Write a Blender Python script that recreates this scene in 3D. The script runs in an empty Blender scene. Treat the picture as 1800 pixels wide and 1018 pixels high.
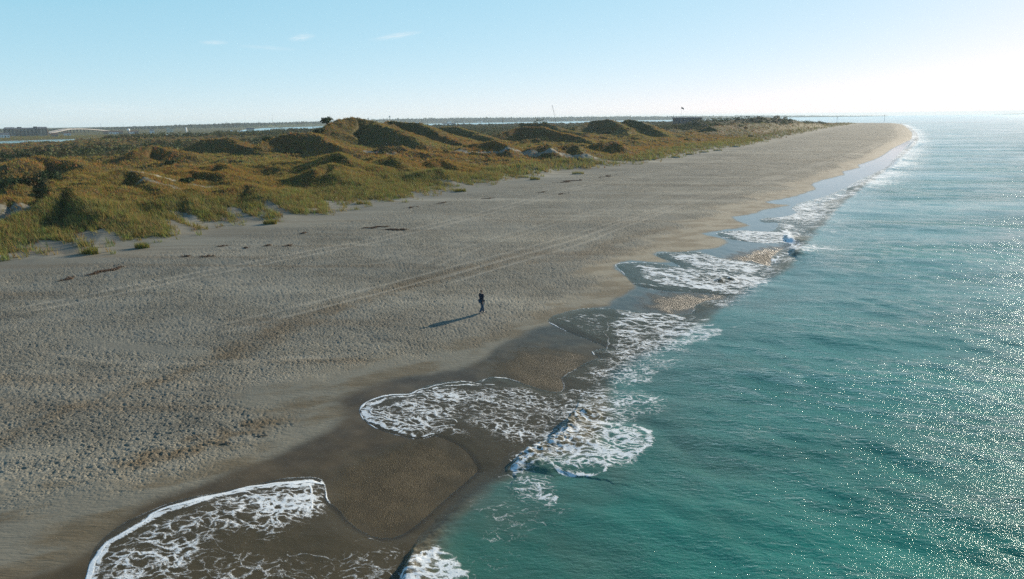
import bpy, bmesh, math, random
import numpy as np
from mathutils import Vector, Matrix
R = math.radians
rng = np.random.default_rng(7)
random.seed(7)
C = bpy.context.scene.collection
scene = bpy.context.scene

# ---------------------------------------------------------------- camera, sky, sun, exposure
H = 16.0                       # camera height above the sea
F = 1200.0                     # focal length in photo pixels (24 mm on 36 mm)
PITCH = math.atan(299.0 / 1200.0)
ROLL = R(0.80)
cd = bpy.data.cameras.new('camera')
cam = bpy.data.objects.new('camera', cd)
C.objects.link(cam)
cd.lens = 24; cd.sensor_width = 36; cd.clip_start = 0.5; cd.clip_end = 60000
cam.matrix_world = (Matrix.Translation((0, 0, H)) @ Matrix.Rotation(R(90) - PITCH, 4, 'X')
                    @ Matrix.Rotation(-ROLL, 4, 'Z'))
scene.camera = cam
SUN_AZ, SUN_EL = R(45.5), R(16.5)        # clockwise from +Y
sd = bpy.data.lights.new('sun', 'SUN')
sun = bpy.data.objects.new('sun', sd); C.objects.link(sun)
sd.energy = 5.0; sd.angle = R(0.5); sd.color = (1.0, 0.86, 0.68)
sdir = Vector((math.sin(SUN_AZ) * math.cos(SUN_EL), math.cos(SUN_AZ) * math.cos(SUN_EL), math.sin(SUN_EL)))
sun.rotation_euler = sdir.to_track_quat('Z', 'Y').to_euler()
w = bpy.data.worlds.new('World'); scene.world = w; w.use_nodes = True
nt = w.node_tree; nt.nodes.clear()
wo = nt.nodes.new('ShaderNodeOutputWorld'); bg = nt.nodes.new('ShaderNodeBackground')
sky = nt.nodes.new('ShaderNodeTexSky'); sky.sky_type = 'NISHITA'; sky.sun_disc = False
sky.sun_elevation = SUN_EL; sky.sun_rotation = SUN_AZ; sky.altitude = 0
sky.air_density = 0.6; sky.dust_density = 0.1; sky.ozone_density = 3.0
bg.inputs[1].default_value = 0.0688
# thin cirrus wisps high in the sky: brighter, whiter air along a few streaks
def wn(t, **k):
    n = nt.nodes.new(t)
    for a, b in k.items(): setattr(n, a, b)
    return n
tc = wn('ShaderNodeTexCoord')
def cirrus(az, el, la, lel, tilt, amp):
    """mask of one wisp centred on a sky direction"""
    d = Vector((math.sin(az) * math.cos(el), math.cos(az) * math.cos(el), math.sin(el)))
    e1 = Vector((math.cos(az), -math.sin(az), 0)); e2 = d.cross(e1) * -1
    if e2.z < 0: e2 = -e2
    a1 = e1 * math.cos(tilt) + e2 * math.sin(tilt); a2 = -e1 * math.sin(tilt) + e2 * math.cos(tilt)
    outs = []
    for v, l in ((a1, la), (a2, lel)):
        dp = wn('ShaderNodeVectorMath', operation='DOT_PRODUCT'); nt.links.new(tc.outputs['Generated'], dp.inputs[0]); dp.inputs[1].default_value = v / l
        outs.append(dp)
    cb = wn('ShaderNodeCombineXYZ'); nt.links.new(outs[0].outputs['Value'], cb.inputs[0]); nt.links.new(outs[1].outputs['Value'], cb.inputs[1])
    ln = wn('ShaderNodeVectorMath', operation='LENGTH'); nt.links.new(cb.outputs[0], ln.inputs[0])
    mr = wn('ShaderNodeMapRange', interpolation_type='SMOOTHSTEP'); nt.links.new(ln.outputs['Value'], mr.inputs[0])
    mr.inputs[1].default_value = 1.0; mr.inputs[2].default_value = 0.1; mr.inputs[3].default_value = 0; mr.inputs[4].default_value = amp
    nz = wn('ShaderNodeTexNoise'); nz.inputs['Scale'].default_value = 1.6; nz.inputs['Detail'].default_value = 7; nz.inputs['Roughness'].default_value = .7
    mp = wn('ShaderNodeVectorMath', operation='MULTIPLY'); mp.inputs[1].default_value = (1.2, 2.0, 1); nt.links.new(cb.outputs[0], mp.inputs[0])
    nt.links.new(mp.outputs[0], nz.inputs['Vector'])
    nr = wn('ShaderNodeMapRange'); nt.links.new(nz.outputs[0], nr.inputs[0]); nr.inputs[1].default_value = .35; nr.inputs[2].default_value = .7
    m = wn('ShaderNodeMath', operation='MULTIPLY'); nt.links.new(mr.outputs[0], m.inputs[0]); nt.links.new(nr.outputs[0], m.inputs[1])
    # only the half of the sky the wisp is in
    return m.outputs[0]
def skydir(px, py):
    x = (px - 900) / F; y = (509 - py) / F
    c, s = math.cos(ROLL), math.sin(ROLL)
    x2 = x * c + y * s; y2 = -x * s + y * c
    dx, dy, dz = x2, math.cos(PITCH) + y2 * math.sin(PITCH), -math.sin(PITCH) + y2 * math.cos(PITCH)
    return math.atan2(dx, dy), math.atan2(dz, math.hypot(dx, dy))
tot = None
for px, py, la, le, ti, am in ((376, 75, .022, .004, R(2), .5), (530, 66, .022, .006, R(10), .55), (697, 63, .042, .005, R(9), .6),
                           (470, 84, .05, .004, R(-3), .25), (1560, 155, .11, .014, R(5), .5), (1740, 170, .09, .02, R(0), .5),
                           (170, 190, .09, .010, R(-2), .2)):
    o = cirrus(*skydir(px, py), la, le, ti, am)
    if tot is None: tot = o
    else:
        a = wn('ShaderNodeMath', operation='ADD'); nt.links.new(tot, a.inputs[0]); nt.links.new(o, a.inputs[1]); tot = a.outputs[0]
# the camera's soft response to a bright sky: each channel compressed
sepc = wn('ShaderNodeSeparateColor'); nt.links.new(sky.outputs[0], sepc.inputs[0]); comb = wn('ShaderNodeCombineColor')
for i, (pw, kk) in enumerate(((.6, 2.95), (.3, 5.0), (.25, 5.7))):
    a = wn('ShaderNodeMath', operation='POWER'); nt.links.new(sepc.outputs[i], a.inputs[0]); a.inputs[1].default_value = pw
    b = wn('ShaderNodeMath', operation='MULTIPLY'); nt.links.new(a.outputs[0], b.inputs[0]); b.inputs[1].default_value = kk
    c_ = wn('ShaderNodeMath', operation='MULTIPLY'); nt.links.new(sepc.outputs[i], c_.inputs[0]); c_.inputs[1].default_value = (2.5, 3.0, 2.5)[i]
    d_ = wn('ShaderNodeMath', operation='MINIMUM'); nt.links.new(b.outputs[0], d_.inputs[0]); nt.links.new(c_.outputs[0], d_.inputs[1])
    nt.links.new(d_.outputs[0], comb.inputs[i])
mx = wn('ShaderNodeMix', data_type='RGBA'); mx.inputs[7].default_value = (10.0, 10.0, 10.0, 1)
clampn = wn('ShaderNodeMath', operation='MINIMUM'); nt.links.new(tot, clampn.inputs[0]); clampn.inputs[1].default_value = .8
nt.links.new(clampn.outputs[0], mx.inputs[0]); nt.links.new(comb.outputs[0], mx.inputs[6])
nt.links.new(mx.outputs[2], bg.inputs[0]); nt.links.new(bg.outputs[0], wo.inputs[0])
scene.view_settings.view_transform = 'Standard'; scene.view_settings.look = 'None'
scene.view_settings.exposure = 0.55; scene.view_settings.gamma = 1.0
scene.render.engine = 'CYCLES'
cy = scene.cycles
cy.max_bounces = 6; cy.transparent_max_bounces = 8; cy.volume_bounces = 1
cy.use_denoising = False; cy.sample_clamp_direct = 28.0; cy.sample_clamp_indirect = 4.0

# ---------------------------------------------------------------- helpers
def ray(px, py):
    x = (np.asarray(px, float) - 900) / F; y = (509 - np.asarray(py, float)) / F
    c, s = math.cos(ROLL), math.sin(ROLL)
    x2 = x * c + y * s; y2 = -x * s + y * c
    return np.stack([x2, np.cos(PITCH) + y2 * np.sin(PITCH), -np.sin(PITCH) + y2 * np.cos(PITCH)], -1)
def unp(px, py, z=0.0):
    d = ray(px, py); t = (z - H) / d[..., 2]
    return np.stack([d[..., 0] * t, d[..., 1] * t], -1)
def at(px, py, D):
    """the point at horizontal distance D seen at a photo position (used to measure the place)"""
    d = ray(px, py); t = D / math.hypot(d[0], d[1])
    return np.array([d[0] * t, d[1] * t, H + d[2] * t])
def P(l, z=0.0):
    a = np.array(l, float); return unp(a[:, 0], a[:, 1], z)

_perm = np.random.default_rng(3).permutation(256); _perm = np.concatenate([_perm, _perm, _perm])
_gr = np.stack([np.cos(np.arange(256) * 2.399963), np.sin(np.arange(256) * 2.399963)], -1).astype(np.float32)
def perlin(x, y):
    xi = np.floor(x).astype(np.int64); yi = np.floor(y).astype(np.int64)
    xf = (x - xi).astype(np.float32); yf = (y - yi).astype(np.float32)
    xi &= 255; yi &= 255
    u = xf * xf * xf * (xf * (xf * 6 - 15) + 10); v = yf * yf * yf * (yf * (yf * 6 - 15) + 10)
    def g(ix, iy, fx, fy):
        h = _perm[_perm[ix] + iy]; return _gr[h, 0] * fx + _gr[h, 1] * fy
    a = g(xi, yi, xf, yf); b = g(xi + 1, yi, xf - 1, yf)
    c = g(xi, yi + 1, xf, yf - 1); d = g(xi + 1, yi + 1, xf - 1, yf - 1)
    return 1.5 * (a + u * (b - a) + v * ((c + u * (d - c)) - (a + u * (b - a))))
def fbm(x, y, o=4, ridged=False):
    s = 0; a = 1; t = 0
    for i in range(o):
        n = perlin(x + 17.3 * i, y - 9.1 * i)
        if ridged: n = 1 - 2 * np.abs(n)
        s = s + a * n; t += a; a *= .5; x = x * 2.03; y = y * 2.03
    return s / t
def ss(x, a, b):
    t = np.clip((x - a) / (b - a), 0, 1); return t * t * (3 - 2 * t)
def polydist(pts, line, closed=False, val=None):
    """distance from points (N,2) to a polyline; with val also the value carried along the line"""
    L = np.asarray(line, np.float32); n = len(L)
    x = pts[:, 0]; y = pts[:, 1]
    best = np.full(len(x), 1e12, np.float32); bv = np.zeros(len(x), np.float32)
    for i in range(n if closed else n - 1):
        a = L[i]; b = L[(i + 1) % n]; ex, ey = b - a; l2 = ex * ex + ey * ey + 1e-9
        t = np.clip(((x - a[0]) * ex + (y - a[1]) * ey) / l2, 0, 1)
        d = (x - a[0] - t * ex) ** 2 + (y - a[1] - t * ey) ** 2
        m = d < best
        best = np.where(m, d, best)
        if val is not None:
            v0, v1 = val[i], val[(i + 1) % n]; bv = np.where(m, v0 + (v1 - v0) * t, bv)
    d = np.sqrt(best)
    return (d, bv) if val is not None else d
def inside(pts, poly):
    x = pts[:, 0]; y = pts[:, 1]; c = np.zeros(len(x), bool); n = len(poly); j = n - 1
    for i in range(n):
        xi, yi = poly[i]; xj, yj = poly[j]
        if yi != yj:
            c ^= ((yi > y) != (yj > y)) & (x < (xj - xi) * (y - yi) / (yj - yi) + xi)
        j = i
    return c
def sdist(pts, poly):
    d = polydist(pts, poly, closed=True); return np.where(inside(pts, poly), d, -d)
def smoothline(L, k=3):
    """Catmull-Rom resample of a traced line"""
    L = np.asarray(L, float); out = []
    for i in range(len(L) - 1):
        p0 = L[max(i - 1, 0)]; p1 = L[i]; p2 = L[i + 1]; p3 = L[min(i + 2, len(L) - 1)]
        for j in range(k):
            t = j / k
            out.append(.5 * ((2 * p1) + (-p0 + p2) * t + (2 * p0 - 5 * p1 + 4 * p2 - p3) * t * t + (-p0 + 3 * p1 - 3 * p2 + p3) * t ** 3))
    out.append(L[-1]); return np.array(out)

# ---------------------------------------------------------------- the traced shape of the coast (world metres)
wpx = [(700, 1018), (745, 940), (800, 868), (845, 830), (900, 790), (960, 730), (1010, 690), (1060, 650), (1120, 610), (1200, 560),
       (1260, 530), (1320, 490), (1365, 455), (1400, 420), (1430, 385), (1480, 340), (1530, 305), (1570, 280), (1595, 255), (1604, 240), (1597, 227), (1577, 217)]
W = P(wpx, 0.0)
W = np.vstack([[(-60, -60), (-22, -8), (-11, 9)], W, [(560, 1330), (420, 1480)]])
def _pd(px, Dd):
    q = ray(px, 260); return q[:2] / np.hypot(q[0], q[1]) * Dd
BACK = np.array([(250, 1650), (80, 1600), (-150, 1500), _pd(620, 1450), _pd(560, 1250), _pd(480, 1000), _pd(425, 900), _pd(340, 800), _pd(300, 770), _pd(235, 830), _pd(190, 930), _pd(130, 900), _pd(98, 660), _pd(0, 600), _pd(-300, 560), (-1300, 150), (-1300, -60)], float)
LAND = np.vstack([smoothline(W, 2), BACK])
dpx = [(0, 462), (60, 458), (110, 445), (150, 448), (200, 440), (260, 432), (300, 428), (340, 420), (400, 403), (480, 392), (540, 385), (600, 375), (650, 362),
       (730, 352), (760, 343), (820, 333), (900, 320), (1000, 302), (1040, 297), (1110, 290), (1170, 284), (1250, 265), (1310, 257), (1370, 245), (1430, 232), (1480, 222), (1510, 217)]
D = P(dpx, 2.3)
D = np.vstack([[(-150, -60), (-85, 10)], D, [(420, 1000)]])
DUNE = np.vstack([smoothline(D, 2), [(300, 1500)], BACK[0:1] + [-60, -60], BACK[1:-1] * .97, [(-1200, -60)]])

# ridges of the dunes: crest points (photo x, photo y, distance), flank width factor
ridges = [
 ([(552, 246, 262), (572, 222, 272), (592, 210, 285), (622, 206, 292), (655, 211, 290), (690, 222, 272), (722, 240, 248), (752, 258, 228)], 1.75),
 ([(640, 222, 300), (690, 213, 325), (735, 217, 318), (768, 228, 298), (800, 240, 278), (832, 254, 255), (868, 264, 238)], 1.5),
 ([(772, 224, 362), (800, 223, 356), (838, 234, 332), (875, 246, 305)], 1.5),
 ([(775, 271, 208), (822, 256, 222), (868, 247, 226), (888, 256, 216), (900, 266, 208)], 1.3),
 ([(868, 238, 330), (912, 224, 345), (955, 224, 335), (1000, 236, 305), (1040, 250, 280)], 1.4),
 ([(925, 217, 460), (965, 218, 440), (1005, 230, 400), (1050, 242, 370)], 1.5),
 ([(1005, 224, 420), (1040, 213, 440), (1072, 210, 436), (1092, 220, 415), (1110, 236, 380), (1130, 247, 350)], 1.4),
 ([(1085, 220, 430), (1104, 209, 440), (1128, 214, 432), (1160, 230, 400), (1190, 244, 360)], 1.45),
 ([(1225, 213, 640), (1290, 210, 700), (1340, 206, 740), (1365, 207, 760), (1400, 212, 780)], 2.2),
 ([(1250, 222, 480), (1300, 217, 540), (1360, 216, 600)], 1.8),
 ([(1330, 226, 520), (1400, 215, 690), (1445, 209, 830), (1462, 210, 860), (1478, 216, 880), (1500, 218, 900)], 1.5),
 ([(452, 252, 236), (480, 238, 245), (512, 232, 245), (548, 234, 242), (575, 247, 228), (592, 258, 214)], 1.6),
 ([(352, 246, 268), (392, 241, 262), (428, 250, 250), (452, 262, 236), (490, 275, 215)], 1.8),
 ([(545, 290, 155), (575, 270, 160), (590, 268, 160), (605, 278, 155)], 1.3),
 ([(640, 292, 160), (680, 272, 168), (692, 276, 166), (705, 288, 160)], 1.3),
 ([(15, 362, 100), (62, 326, 108), (100, 302, 114), (128, 306, 114), (150, 324, 108), (165, 345, 102)], 1.5),
 ([(170, 318, 122), (200, 298, 130), (232, 300, 130), (262, 318, 122), (290, 338, 114)], 1.6),
 ([(300, 318, 135), (340, 300, 142), (375, 306, 138), (400, 318, 132)], 1.7),
 ([(235, 265, 205), (270, 256, 212), (310, 266, 205)], 2.0),
 ([(420, 300, 165), (455, 292, 170), (495, 300, 162)], 2.0),
 ([(30, 285, 180), (60, 275, 190), (110, 280, 186), (150, 292, 175)], 2.0),
 ([(905, 262, 235), (960, 250, 255), (1000, 252, 262), (1050, 258, 250)], 1.6),
 ([(1180, 236, 390), (1240, 232, 430), (1290, 228, 470), (1330, 226, 520)], 1.6),
]
for k in range(46):           # lesser hummocks between the ridges, rows roughly parallel to the coast
    s = random.random()
    px = random.uniform(-60, 1150); yb = np.interp(px, [0, 600, 1150], [285, 252, 232]); yf = np.interp(px, [0, 300, 600, 1150], [385, 335, 300, 262])
    py = yb + (yf - yb) * s
    q = unp(px, py, 6.0 + random.random() * 2); Dq = float(np.hypot(*q))
    if Dq < 600:
        wpx_ = Dq ** -.5 * 420 * random.uniform(.5, 1.3)
        ridges.append(([(px - wpx_, py + 5 * 160 / Dq, Dq - 3), (px, py - 3 * 160 / Dq, Dq + 2), (px + wpx_ * .6, py + 8 * 160 / Dq, Dq - 6)], random.uniform(1.5, 2.4)))
RID = []
for pts, wf in ridges:
    a = np.array([at(*p) for p in pts]); RID.append((a, wf))

# far land across the sound: (photo x, shore distance, depth)
def far_poly(l):
    n = []; f = []
    for px, d0, d1 in l:
        q = ray(px, 260); q = q[:2] / np.hypot(q[0], q[1]); n.append(q * d0); f.append(q * d1)
    return np.array(n + f[::-1])
FARL = [far_poly([(-500, 900, 9000), (0, 960, 9000), (95, 1000, 9000), (170, 1000, 9000), (215, 1200, 9000), (300, 1250, 9000), (420, 1330, 9000), (432, 1900, 9000), (470, 2450, 9000), (570, 2900, 9500), (700, 3900, 9500),
                  (860, 4300, 9500), (1100, 4600, 9500), (1290, 5200, 9500), (1310, 7600, 9500)]),
        far_poly([(1745, 11200, 12500), (1900, 10500, 12500), (2300, 9000, 12000)])]

def drop(r): return r * r / (2 * 7.4e6)

def land_fields(pts):
    """ground height and masks at points (N,2)"""
    x = pts[:, 0].astype(np.float32); y = pts[:, 1].astype(np.float32); r = np.hypot(x, y)
    n1 = fbm(x * .012, y * .012, 3); n2 = fbm(x * .05 + 5, y * .05, 3)
    sL = sdist(pts, LAND); sDn = sdist(pts, DUNE)
    z = np.interp(sL, [-200, -60, -8, 0, 3, 7, 14, 30], [-5, -4, -.9, 0, .38, .78, 1.35, 1.6]).astype(np.float32)
    z += .7 * ss(sDn, -40, -2) * (sL > 0)
    z += ss(sL, 2, 8) * ss(-sDn, 0, 10) * .10 * n2
    # foredune with tongues
    tongue = fbm(x * .10, y * .10 + 3, 2) * 3.0 + n2 * 2.5
    sf = sDn + tongue * ss(r, 0, 60)
    z += ss(sf, -1, 15) * (1.5 + .9 * n1 + .9 * fbm(x * .07, y * .07 + 30, 2))
    hum = fbm(x * .045 + 3, y * .045, 4, ridged=True)
    inl = ss(sDn, 8, 40)
    z += inl * (hum * 2.0 + .4 + n1 * 1.2 + .9 * fbm(x * .11, y * .11 + 9, 3, ridged=True)) * (1 - .45 * ss(sDn, 130, 180))
    z -= 1.6 * ss(sDn, 130, 220)
    base = z.copy()
    zr = z - 40
    near = (sDn > 1) & (r < 1300)
    idx = np.nonzero(near)[0]; pn = pts[idx].astype(np.float32)
    wob = np.stack([fbm(pn[:, 0] * .06, pn[:, 1] * .06 + 40, 3), fbm(pn[:, 0] * .06 + 60, pn[:, 1] * .06, 3)], -1) * 3.5
    for a, wf in RID:
        lo = a[:, :2].min(0) - 45; hi = a[:, :2].max(0) + 45
        m = np.all((pn > lo) & (pn < hi), 1)
        if not m.any(): continue
        q = pn[m] + wob[m]
        d, zc = polydist(q, a[:, :2], val=a[:, 2])
        d2 = polydist(q + np.array([math.sin(SUN_AZ), math.cos(SUN_AZ)], np.float32), a[:, :2]); d = d * (1.15 - .38 * np.clip(d2 - d, -1, 1))      # steep lee side
        b = base[idx[m]]; hh = np.maximum(zc - b, .1) * ss(sDn[idx[m]], 2, 26); wd = hh * wf * .82 + 1.0
        h = b + hh * np.exp(-(d / wd) ** 1.35 * .9)
        zr[idx[m]] = np.maximum(zr[idx[m]], h)
    k = .5
    z = np.maximum(z, zr)
    for px, py, rr_, dp in ((35, 382, 9, 2.6), (95, 360, 6, 1.6), (740, 266, 16, 2.2), (830, 268, 10, 1.5), (560, 290, 9, 1.6), (655, 290, 8, 1.6), (960, 246, 14, 2.0), (1085, 240, 18, 2.5), (690, 240, 12, 1.5), (430, 282, 14, 1.4), (230, 318, 8, 1.4)):
        c_ = unp(px, py, 4.0); z -= dp * np.exp(-((x - c_[0]) ** 2 + (y - c_[1]) ** 2) / rr_ ** 2) * ss(sDn, 4, 14)
    z += ss(sDn, 140, 190) * 1.3 * fbm(x * .035, y * .035 + 70, 3)
    z += ss(sDn, 3, 14) * .55 * fbm(x * .2, y * .2, 4) + ss(sDn, 3, 14) * .22 * fbm(x * .75, y * .75, 2) * (r < 300)
    # a low back shore to the sound
    sB = polydist(pts, np.vstack([W[-1:], BACK])); sB = np.where(sL > 0, sB, -sB)
    z = np.where((sB < 60) & (sDn > 0) & (sB > -60), z * ss(sB, -10, 60) + (1 - ss(sB, -10, 60)) * np.interp(sB, [-60, 0, 60], [-3, 0, 1.2]), z)
    zf = np.full_like(z, -1e3)
    for fp in FARL:
        m = r > 700
        s = np.full_like(z, -1e3); s[m] = sdist(pts[m], fp)
        zf = np.maximum(zf, np.interp(s, [-60, 0, 12, 200], [-4, 0, 1.0, 1.8]))
    z = np.maximum(z, np.where(zf > -3.9, zf, -1e3))
    return z - drop(r), sL, sDn, n1, n2, tongue
# ---------------------------------------------------------------- one polar grid, dense where the picture needs it
th = np.concatenate([np.linspace(-78, -41, 60, endpoint=False), np.linspace(-41, 41, 1150, endpoint=False), np.linspace(41, 78, 60)])
rr = [9.0]
while rr[-1] < 21000:
    r_ = rr[-1]
    dr = max(min(r_ * r_ / H * 1.0e-3, .95 if r_ < 470 else .004 * r_ if r_ < 1500 else .02 * r_), .035 if r_ > 19 else .2)
    rr.append(r_ + dr)
rr = np.array(rr); NT, NR = len(th), len(rr)
TH, RR = np.meshgrid(np.radians(th), rr)
GX = (RR * np.sin(TH)).ravel(); GY = (RR * np.cos(TH)).ravel()
pts = np.stack([GX, GY], -1).astype(np.float32); RV = RR.ravel().astype(np.float32)
ZG, SL, SD, N1, N2, TG = land_fields(pts)
ZG = ZG.astype(np.float32)
_dr = np.gradient(rr)
def glook(x, y, arr=None):
    """bilinear look-up of a grid field"""
    arr = ZG if arr is None else arr
    x = np.atleast_1d(np.asarray(x, float)); y = np.atleast_1d(np.asarray(y, float))
    r = np.clip(np.hypot(x, y), rr[0], rr[-1] - 1); t = np.degrees(np.arctan2(x, y))
    fi = np.interp(r, rr, np.arange(NR)); fj = np.interp(t, th, np.arange(NT))
    i = np.clip(fi.astype(int), 0, NR - 2); j = np.clip(fj.astype(int), 0, NT - 2); a = fi - i; b = fj - j
    A = arr.reshape(NR, NT)
    return (A[i, j] * (1 - a) * (1 - b) + A[i + 1, j] * a * (1 - b) + A[i, j + 1] * (1 - a) * b + A[i + 1, j + 1] * a * b)
def unpg(l):
    """photo position -> the point of the ground it shows"""
    a = np.array(l, float); z = np.full(len(a), 1.0)
    for _ in range(8):
        q = unp(a[:, 0], a[:, 1], z); z = .5 * z + .5 * glook(q[:, 0], q[:, 1])
    return unp(a[:, 0], a[:, 1], z)
def near_mask(line, pad):
    lo = line.min(0) - pad; hi = line.max(0) + pad
    return np.all((pts > lo) & (pts < hi), 1)
def stroke(line, width, soft=1.0, noise=0):
    """soft painted stroke along a world line; width may vary along it"""
    out = np.zeros(len(pts), np.float32); line = np.asarray(line)
    wv = np.full(len(line), width, float) if np.isscalar(width) else np.asarray(width, float)
    m = near_mask(line, wv.max() * 2.5)
    q = pts[m]
    if noise: q = q + noise * np.stack([perlin(q[:, 0] * 1.1, q[:, 1] * 1.1), perlin(q[:, 0] * 1.1 + 31, q[:, 1] * 1.1)], -1)
    d, v = polydist(q, line, val=wv)
    out[m] = 1 - ss(d / np.maximum(v, .01), 1 - soft * .9, 1)
    return out
def area(poly, soft, noise=0.0, nsc=.3):
    out = np.zeros(len(pts), np.float32); m = near_mask(poly, soft + 2)
    q = pts[m]
    if noise: q = q + noise * np.stack([fbm(q[:, 0] * nsc, q[:, 1] * nsc, 3), fbm(q[:, 0] * nsc + 31, q[:, 1] * nsc, 3)], -1)
    out[m] = ss(sdist(q, poly), -soft, soft); return out

far_sea = np.array([(620, 1200), (2500, 1500), (2500, -100), (60, -60)], float)
# edge of the water film on the sand, traced from bottom left to the point
fpx = [(120, 1120), (142, 1040), (152, 1007), (156, 987), (166, 963), (183, 944), (213, 921), (240, 908), (283, 889), (333, 874), (383, 865), (433, 855), (467, 847), (500, 840),
       (547, 838), (567, 843), (574, 858), (577, 877), (586, 888), (598, 897), (612, 915), (650, 940), (690, 945), (725, 928), (765, 893), (800, 862), (838, 829),
       (834, 815), (824, 800), (808, 785), (790, 776), (767, 768), (730, 773), (693, 765), (657, 752), (637, 737), (631, 720), (640, 708), (673, 694), (720, 690), (747, 679),
       (777, 672), (810, 669), (837, 671), (860, 663), (887, 663), (913, 671), (932, 678), (962, 687), (985, 688), (990, 676), (986, 664), (1008, 650), (1030, 637), (1052, 629),
       (1040, 622), (1043, 615), (1066, 612), (1040, 601), (1005, 587), (975, 574), (962, 565), (968, 557), (983, 551), (1020, 542), (1067, 541), (1113, 547), (1160, 551),
       (1213, 551), (1220, 538), (1240, 528), (1268, 527), (1277, 521), (1223, 515), (1180, 513), (1133, 507), (1113, 500), (1098, 485), (1083, 470), (1082, 464), (1100, 461),
       (1133, 461), (1165, 464), (1193, 469), (1180, 461), (1160, 454), (1149, 447), (1160, 444), (1183, 443), (1227, 442), (1253, 450), (1290, 457), (1330, 463), (1355, 467),
       (1354, 456), (1367, 442), (1390, 432), (1384, 428), (1340, 428), (1300, 424), (1270, 418), (1257, 410), (1275, 406), (1310, 405), (1350, 407), (1362, 402), (1366, 392),
       (1345, 392), (1333, 387), (1345, 383), (1375, 381), (1398, 374), (1390, 366), (1405, 356), (1435, 349), (1462, 340), (1487, 329), (1510, 316), (1540, 303), (1563, 292), (1570, 280),
       (1587, 263), (1603, 240), (1597, 227), (1577, 217)]
FL = smoothline(unpg(fpx), 2)
FILM = np.vstack([FL, far_sea])
SF = sdist(pts, FILM)
wetpx = [(-160, 1120), (-60, 1060), (40, 1010), (110, 985), (160, 955), (240, 892), (340, 848), (430, 818), (500, 788), (565, 757), (602, 733), (596, 715), (590, 704), (622, 688), (690, 664), (760, 655), (830, 641),
         (880, 606), (925, 582), (962, 571), (990, 556), (1040, 541), (1068, 537), (1078, 525), (1108, 507), (1113, 497), (1095, 482), (1078, 466), (1110, 458), (1160, 462), (1175, 458), (1146, 447),
         (1165, 442), (1200, 443), (1250, 436), (1277, 426), (1262, 418), (1230, 410), (1270, 404), (1313, 397), (1298, 390), (1287, 381), (1327, 375), (1340, 369), (1387, 361), (1365, 359), (1343, 355),
         (1375, 349), (1402, 343), (1433, 332), (1425, 325), (1444, 317), (1483, 307), (1480, 302), (1510, 295), (1508, 290), (1535, 281), (1553, 272), (1567, 262), (1590, 250), (1606, 240), (1599, 226), (1577, 216)]
WETP = np.vstack([smoothline(unpg(wetpx), 2), far_sea])
damppx = [(-300, 905), (-100, 880), (0, 866), (100, 856), (200, 848), (280, 835), (350, 810), (430, 780), (500, 748), (485, 722), (430, 712), (440, 690), (520, 668), (600, 650), (660, 632), (740, 628), (800, 606), (850, 590), (900, 568), (980, 528),
          (1050, 508), (1052, 490), (1020, 478), (1060, 455), (1130, 438), (1150, 425), (1130, 418), (1200, 405), (1215, 398), (1190, 390), (1245, 383), (1275, 372), (1240, 366), (1300, 358), (1335, 350), (1310, 345), (1370, 338), (1400, 330), (1380, 325), (1430, 312),
          (1445, 302), (1480, 295), (1478, 288), (1520, 277), (1540, 262), (1575, 243), (1575, 230), (1562, 217)]
DAMPP = np.vstack([smoothline(unpg(damppx), 2), far_sea])
SW = sdist(pts + .25 * np.stack([N1, N2], -1), WETP); SDM = sdist(pts, DAMPP)
x, y = pts[:, 0], pts[:, 1]
sn = fbm(x * .35, y * .35, 4)
wet = ss(SW + sn * .5, -.35, .55) * (SL < 60)
wet = np.maximum(wet, .0)
damp = (1 - .6 * ss(RV, 300, 600)) * ss(SDM + sn * 2.2 + fbm(x * 1.6, y * 1.6, 2) * .8, -1.6, 1.6) * (SL < 120)
foot = (1 - damp) * ss(SD + 2, 4, -6) + damp * (1 - ss(SDM, 0, 5)) * .12
foot = np.clip(foot, 0, 1)
# smoother trampled patches
for l, wd in (([(150, 600), (250, 612), (350, 620)], 1.2), ([(430, 690), (560, 660), (640, 650)], 2.4), ([(0, 800), (120, 790)], .8)):
    foot *= 1 - .6 * stroke(unpg(l), wd)
foot *= 1 - .75 * ss(SD, -9, -3)
# grass cover
cov = ss(SD + TG * 1.1 + fbm(x * .4, y * .4, 4) * 9, .0, 10.5)
pn = fbm(x * .035 + 80, y * .035, 4)
bare = ss(pn, .46, .58) * ss(SD, 20, 35) * .4
barepts = [(868, 264, 12, 5, 20), (280, 322, 10, 5, 0), (25, 378, 24, 7, 0),
           (65, 276, 8, 2, 0), (310, 318, 7, 5, 0), (480, 252, 6, 6, 0), (600, 244, 6, 3, 0), (275, 262, 14, 5, 0)]
for px, py, wx, wy, a in barepts:
    c = unpg([(px, py), (px + wx, py), (px, py + wy)]); e1 = np.hypot(*(c[1] - c[0])); e2 = np.hypot(*(c[2] - c[0])); e1 = min(e1, 4.5); e2 = min(e2, 3.)
    m = near_mask(c, 40); q = pts[m]; d1 = (q - c[0]) @ ((c[1] - c[0]) / (np.hypot(*(c[1] - c[0])) + 1e-6)); d2 = (q - c[0]) @ ((c[2] - c[0]) / (np.hypot(*(c[2] - c[0])) + 1e-6))
    v = 1 - ss(np.hypot(d1 / e1, d2 / e2) + .45 * sn[m] + .3 * fbm(q[:, 0] * 1.2, q[:, 1] * 1.2, 2), .55, 1.1)
    bare[m] = np.maximum(bare[m], v * .8)
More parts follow.
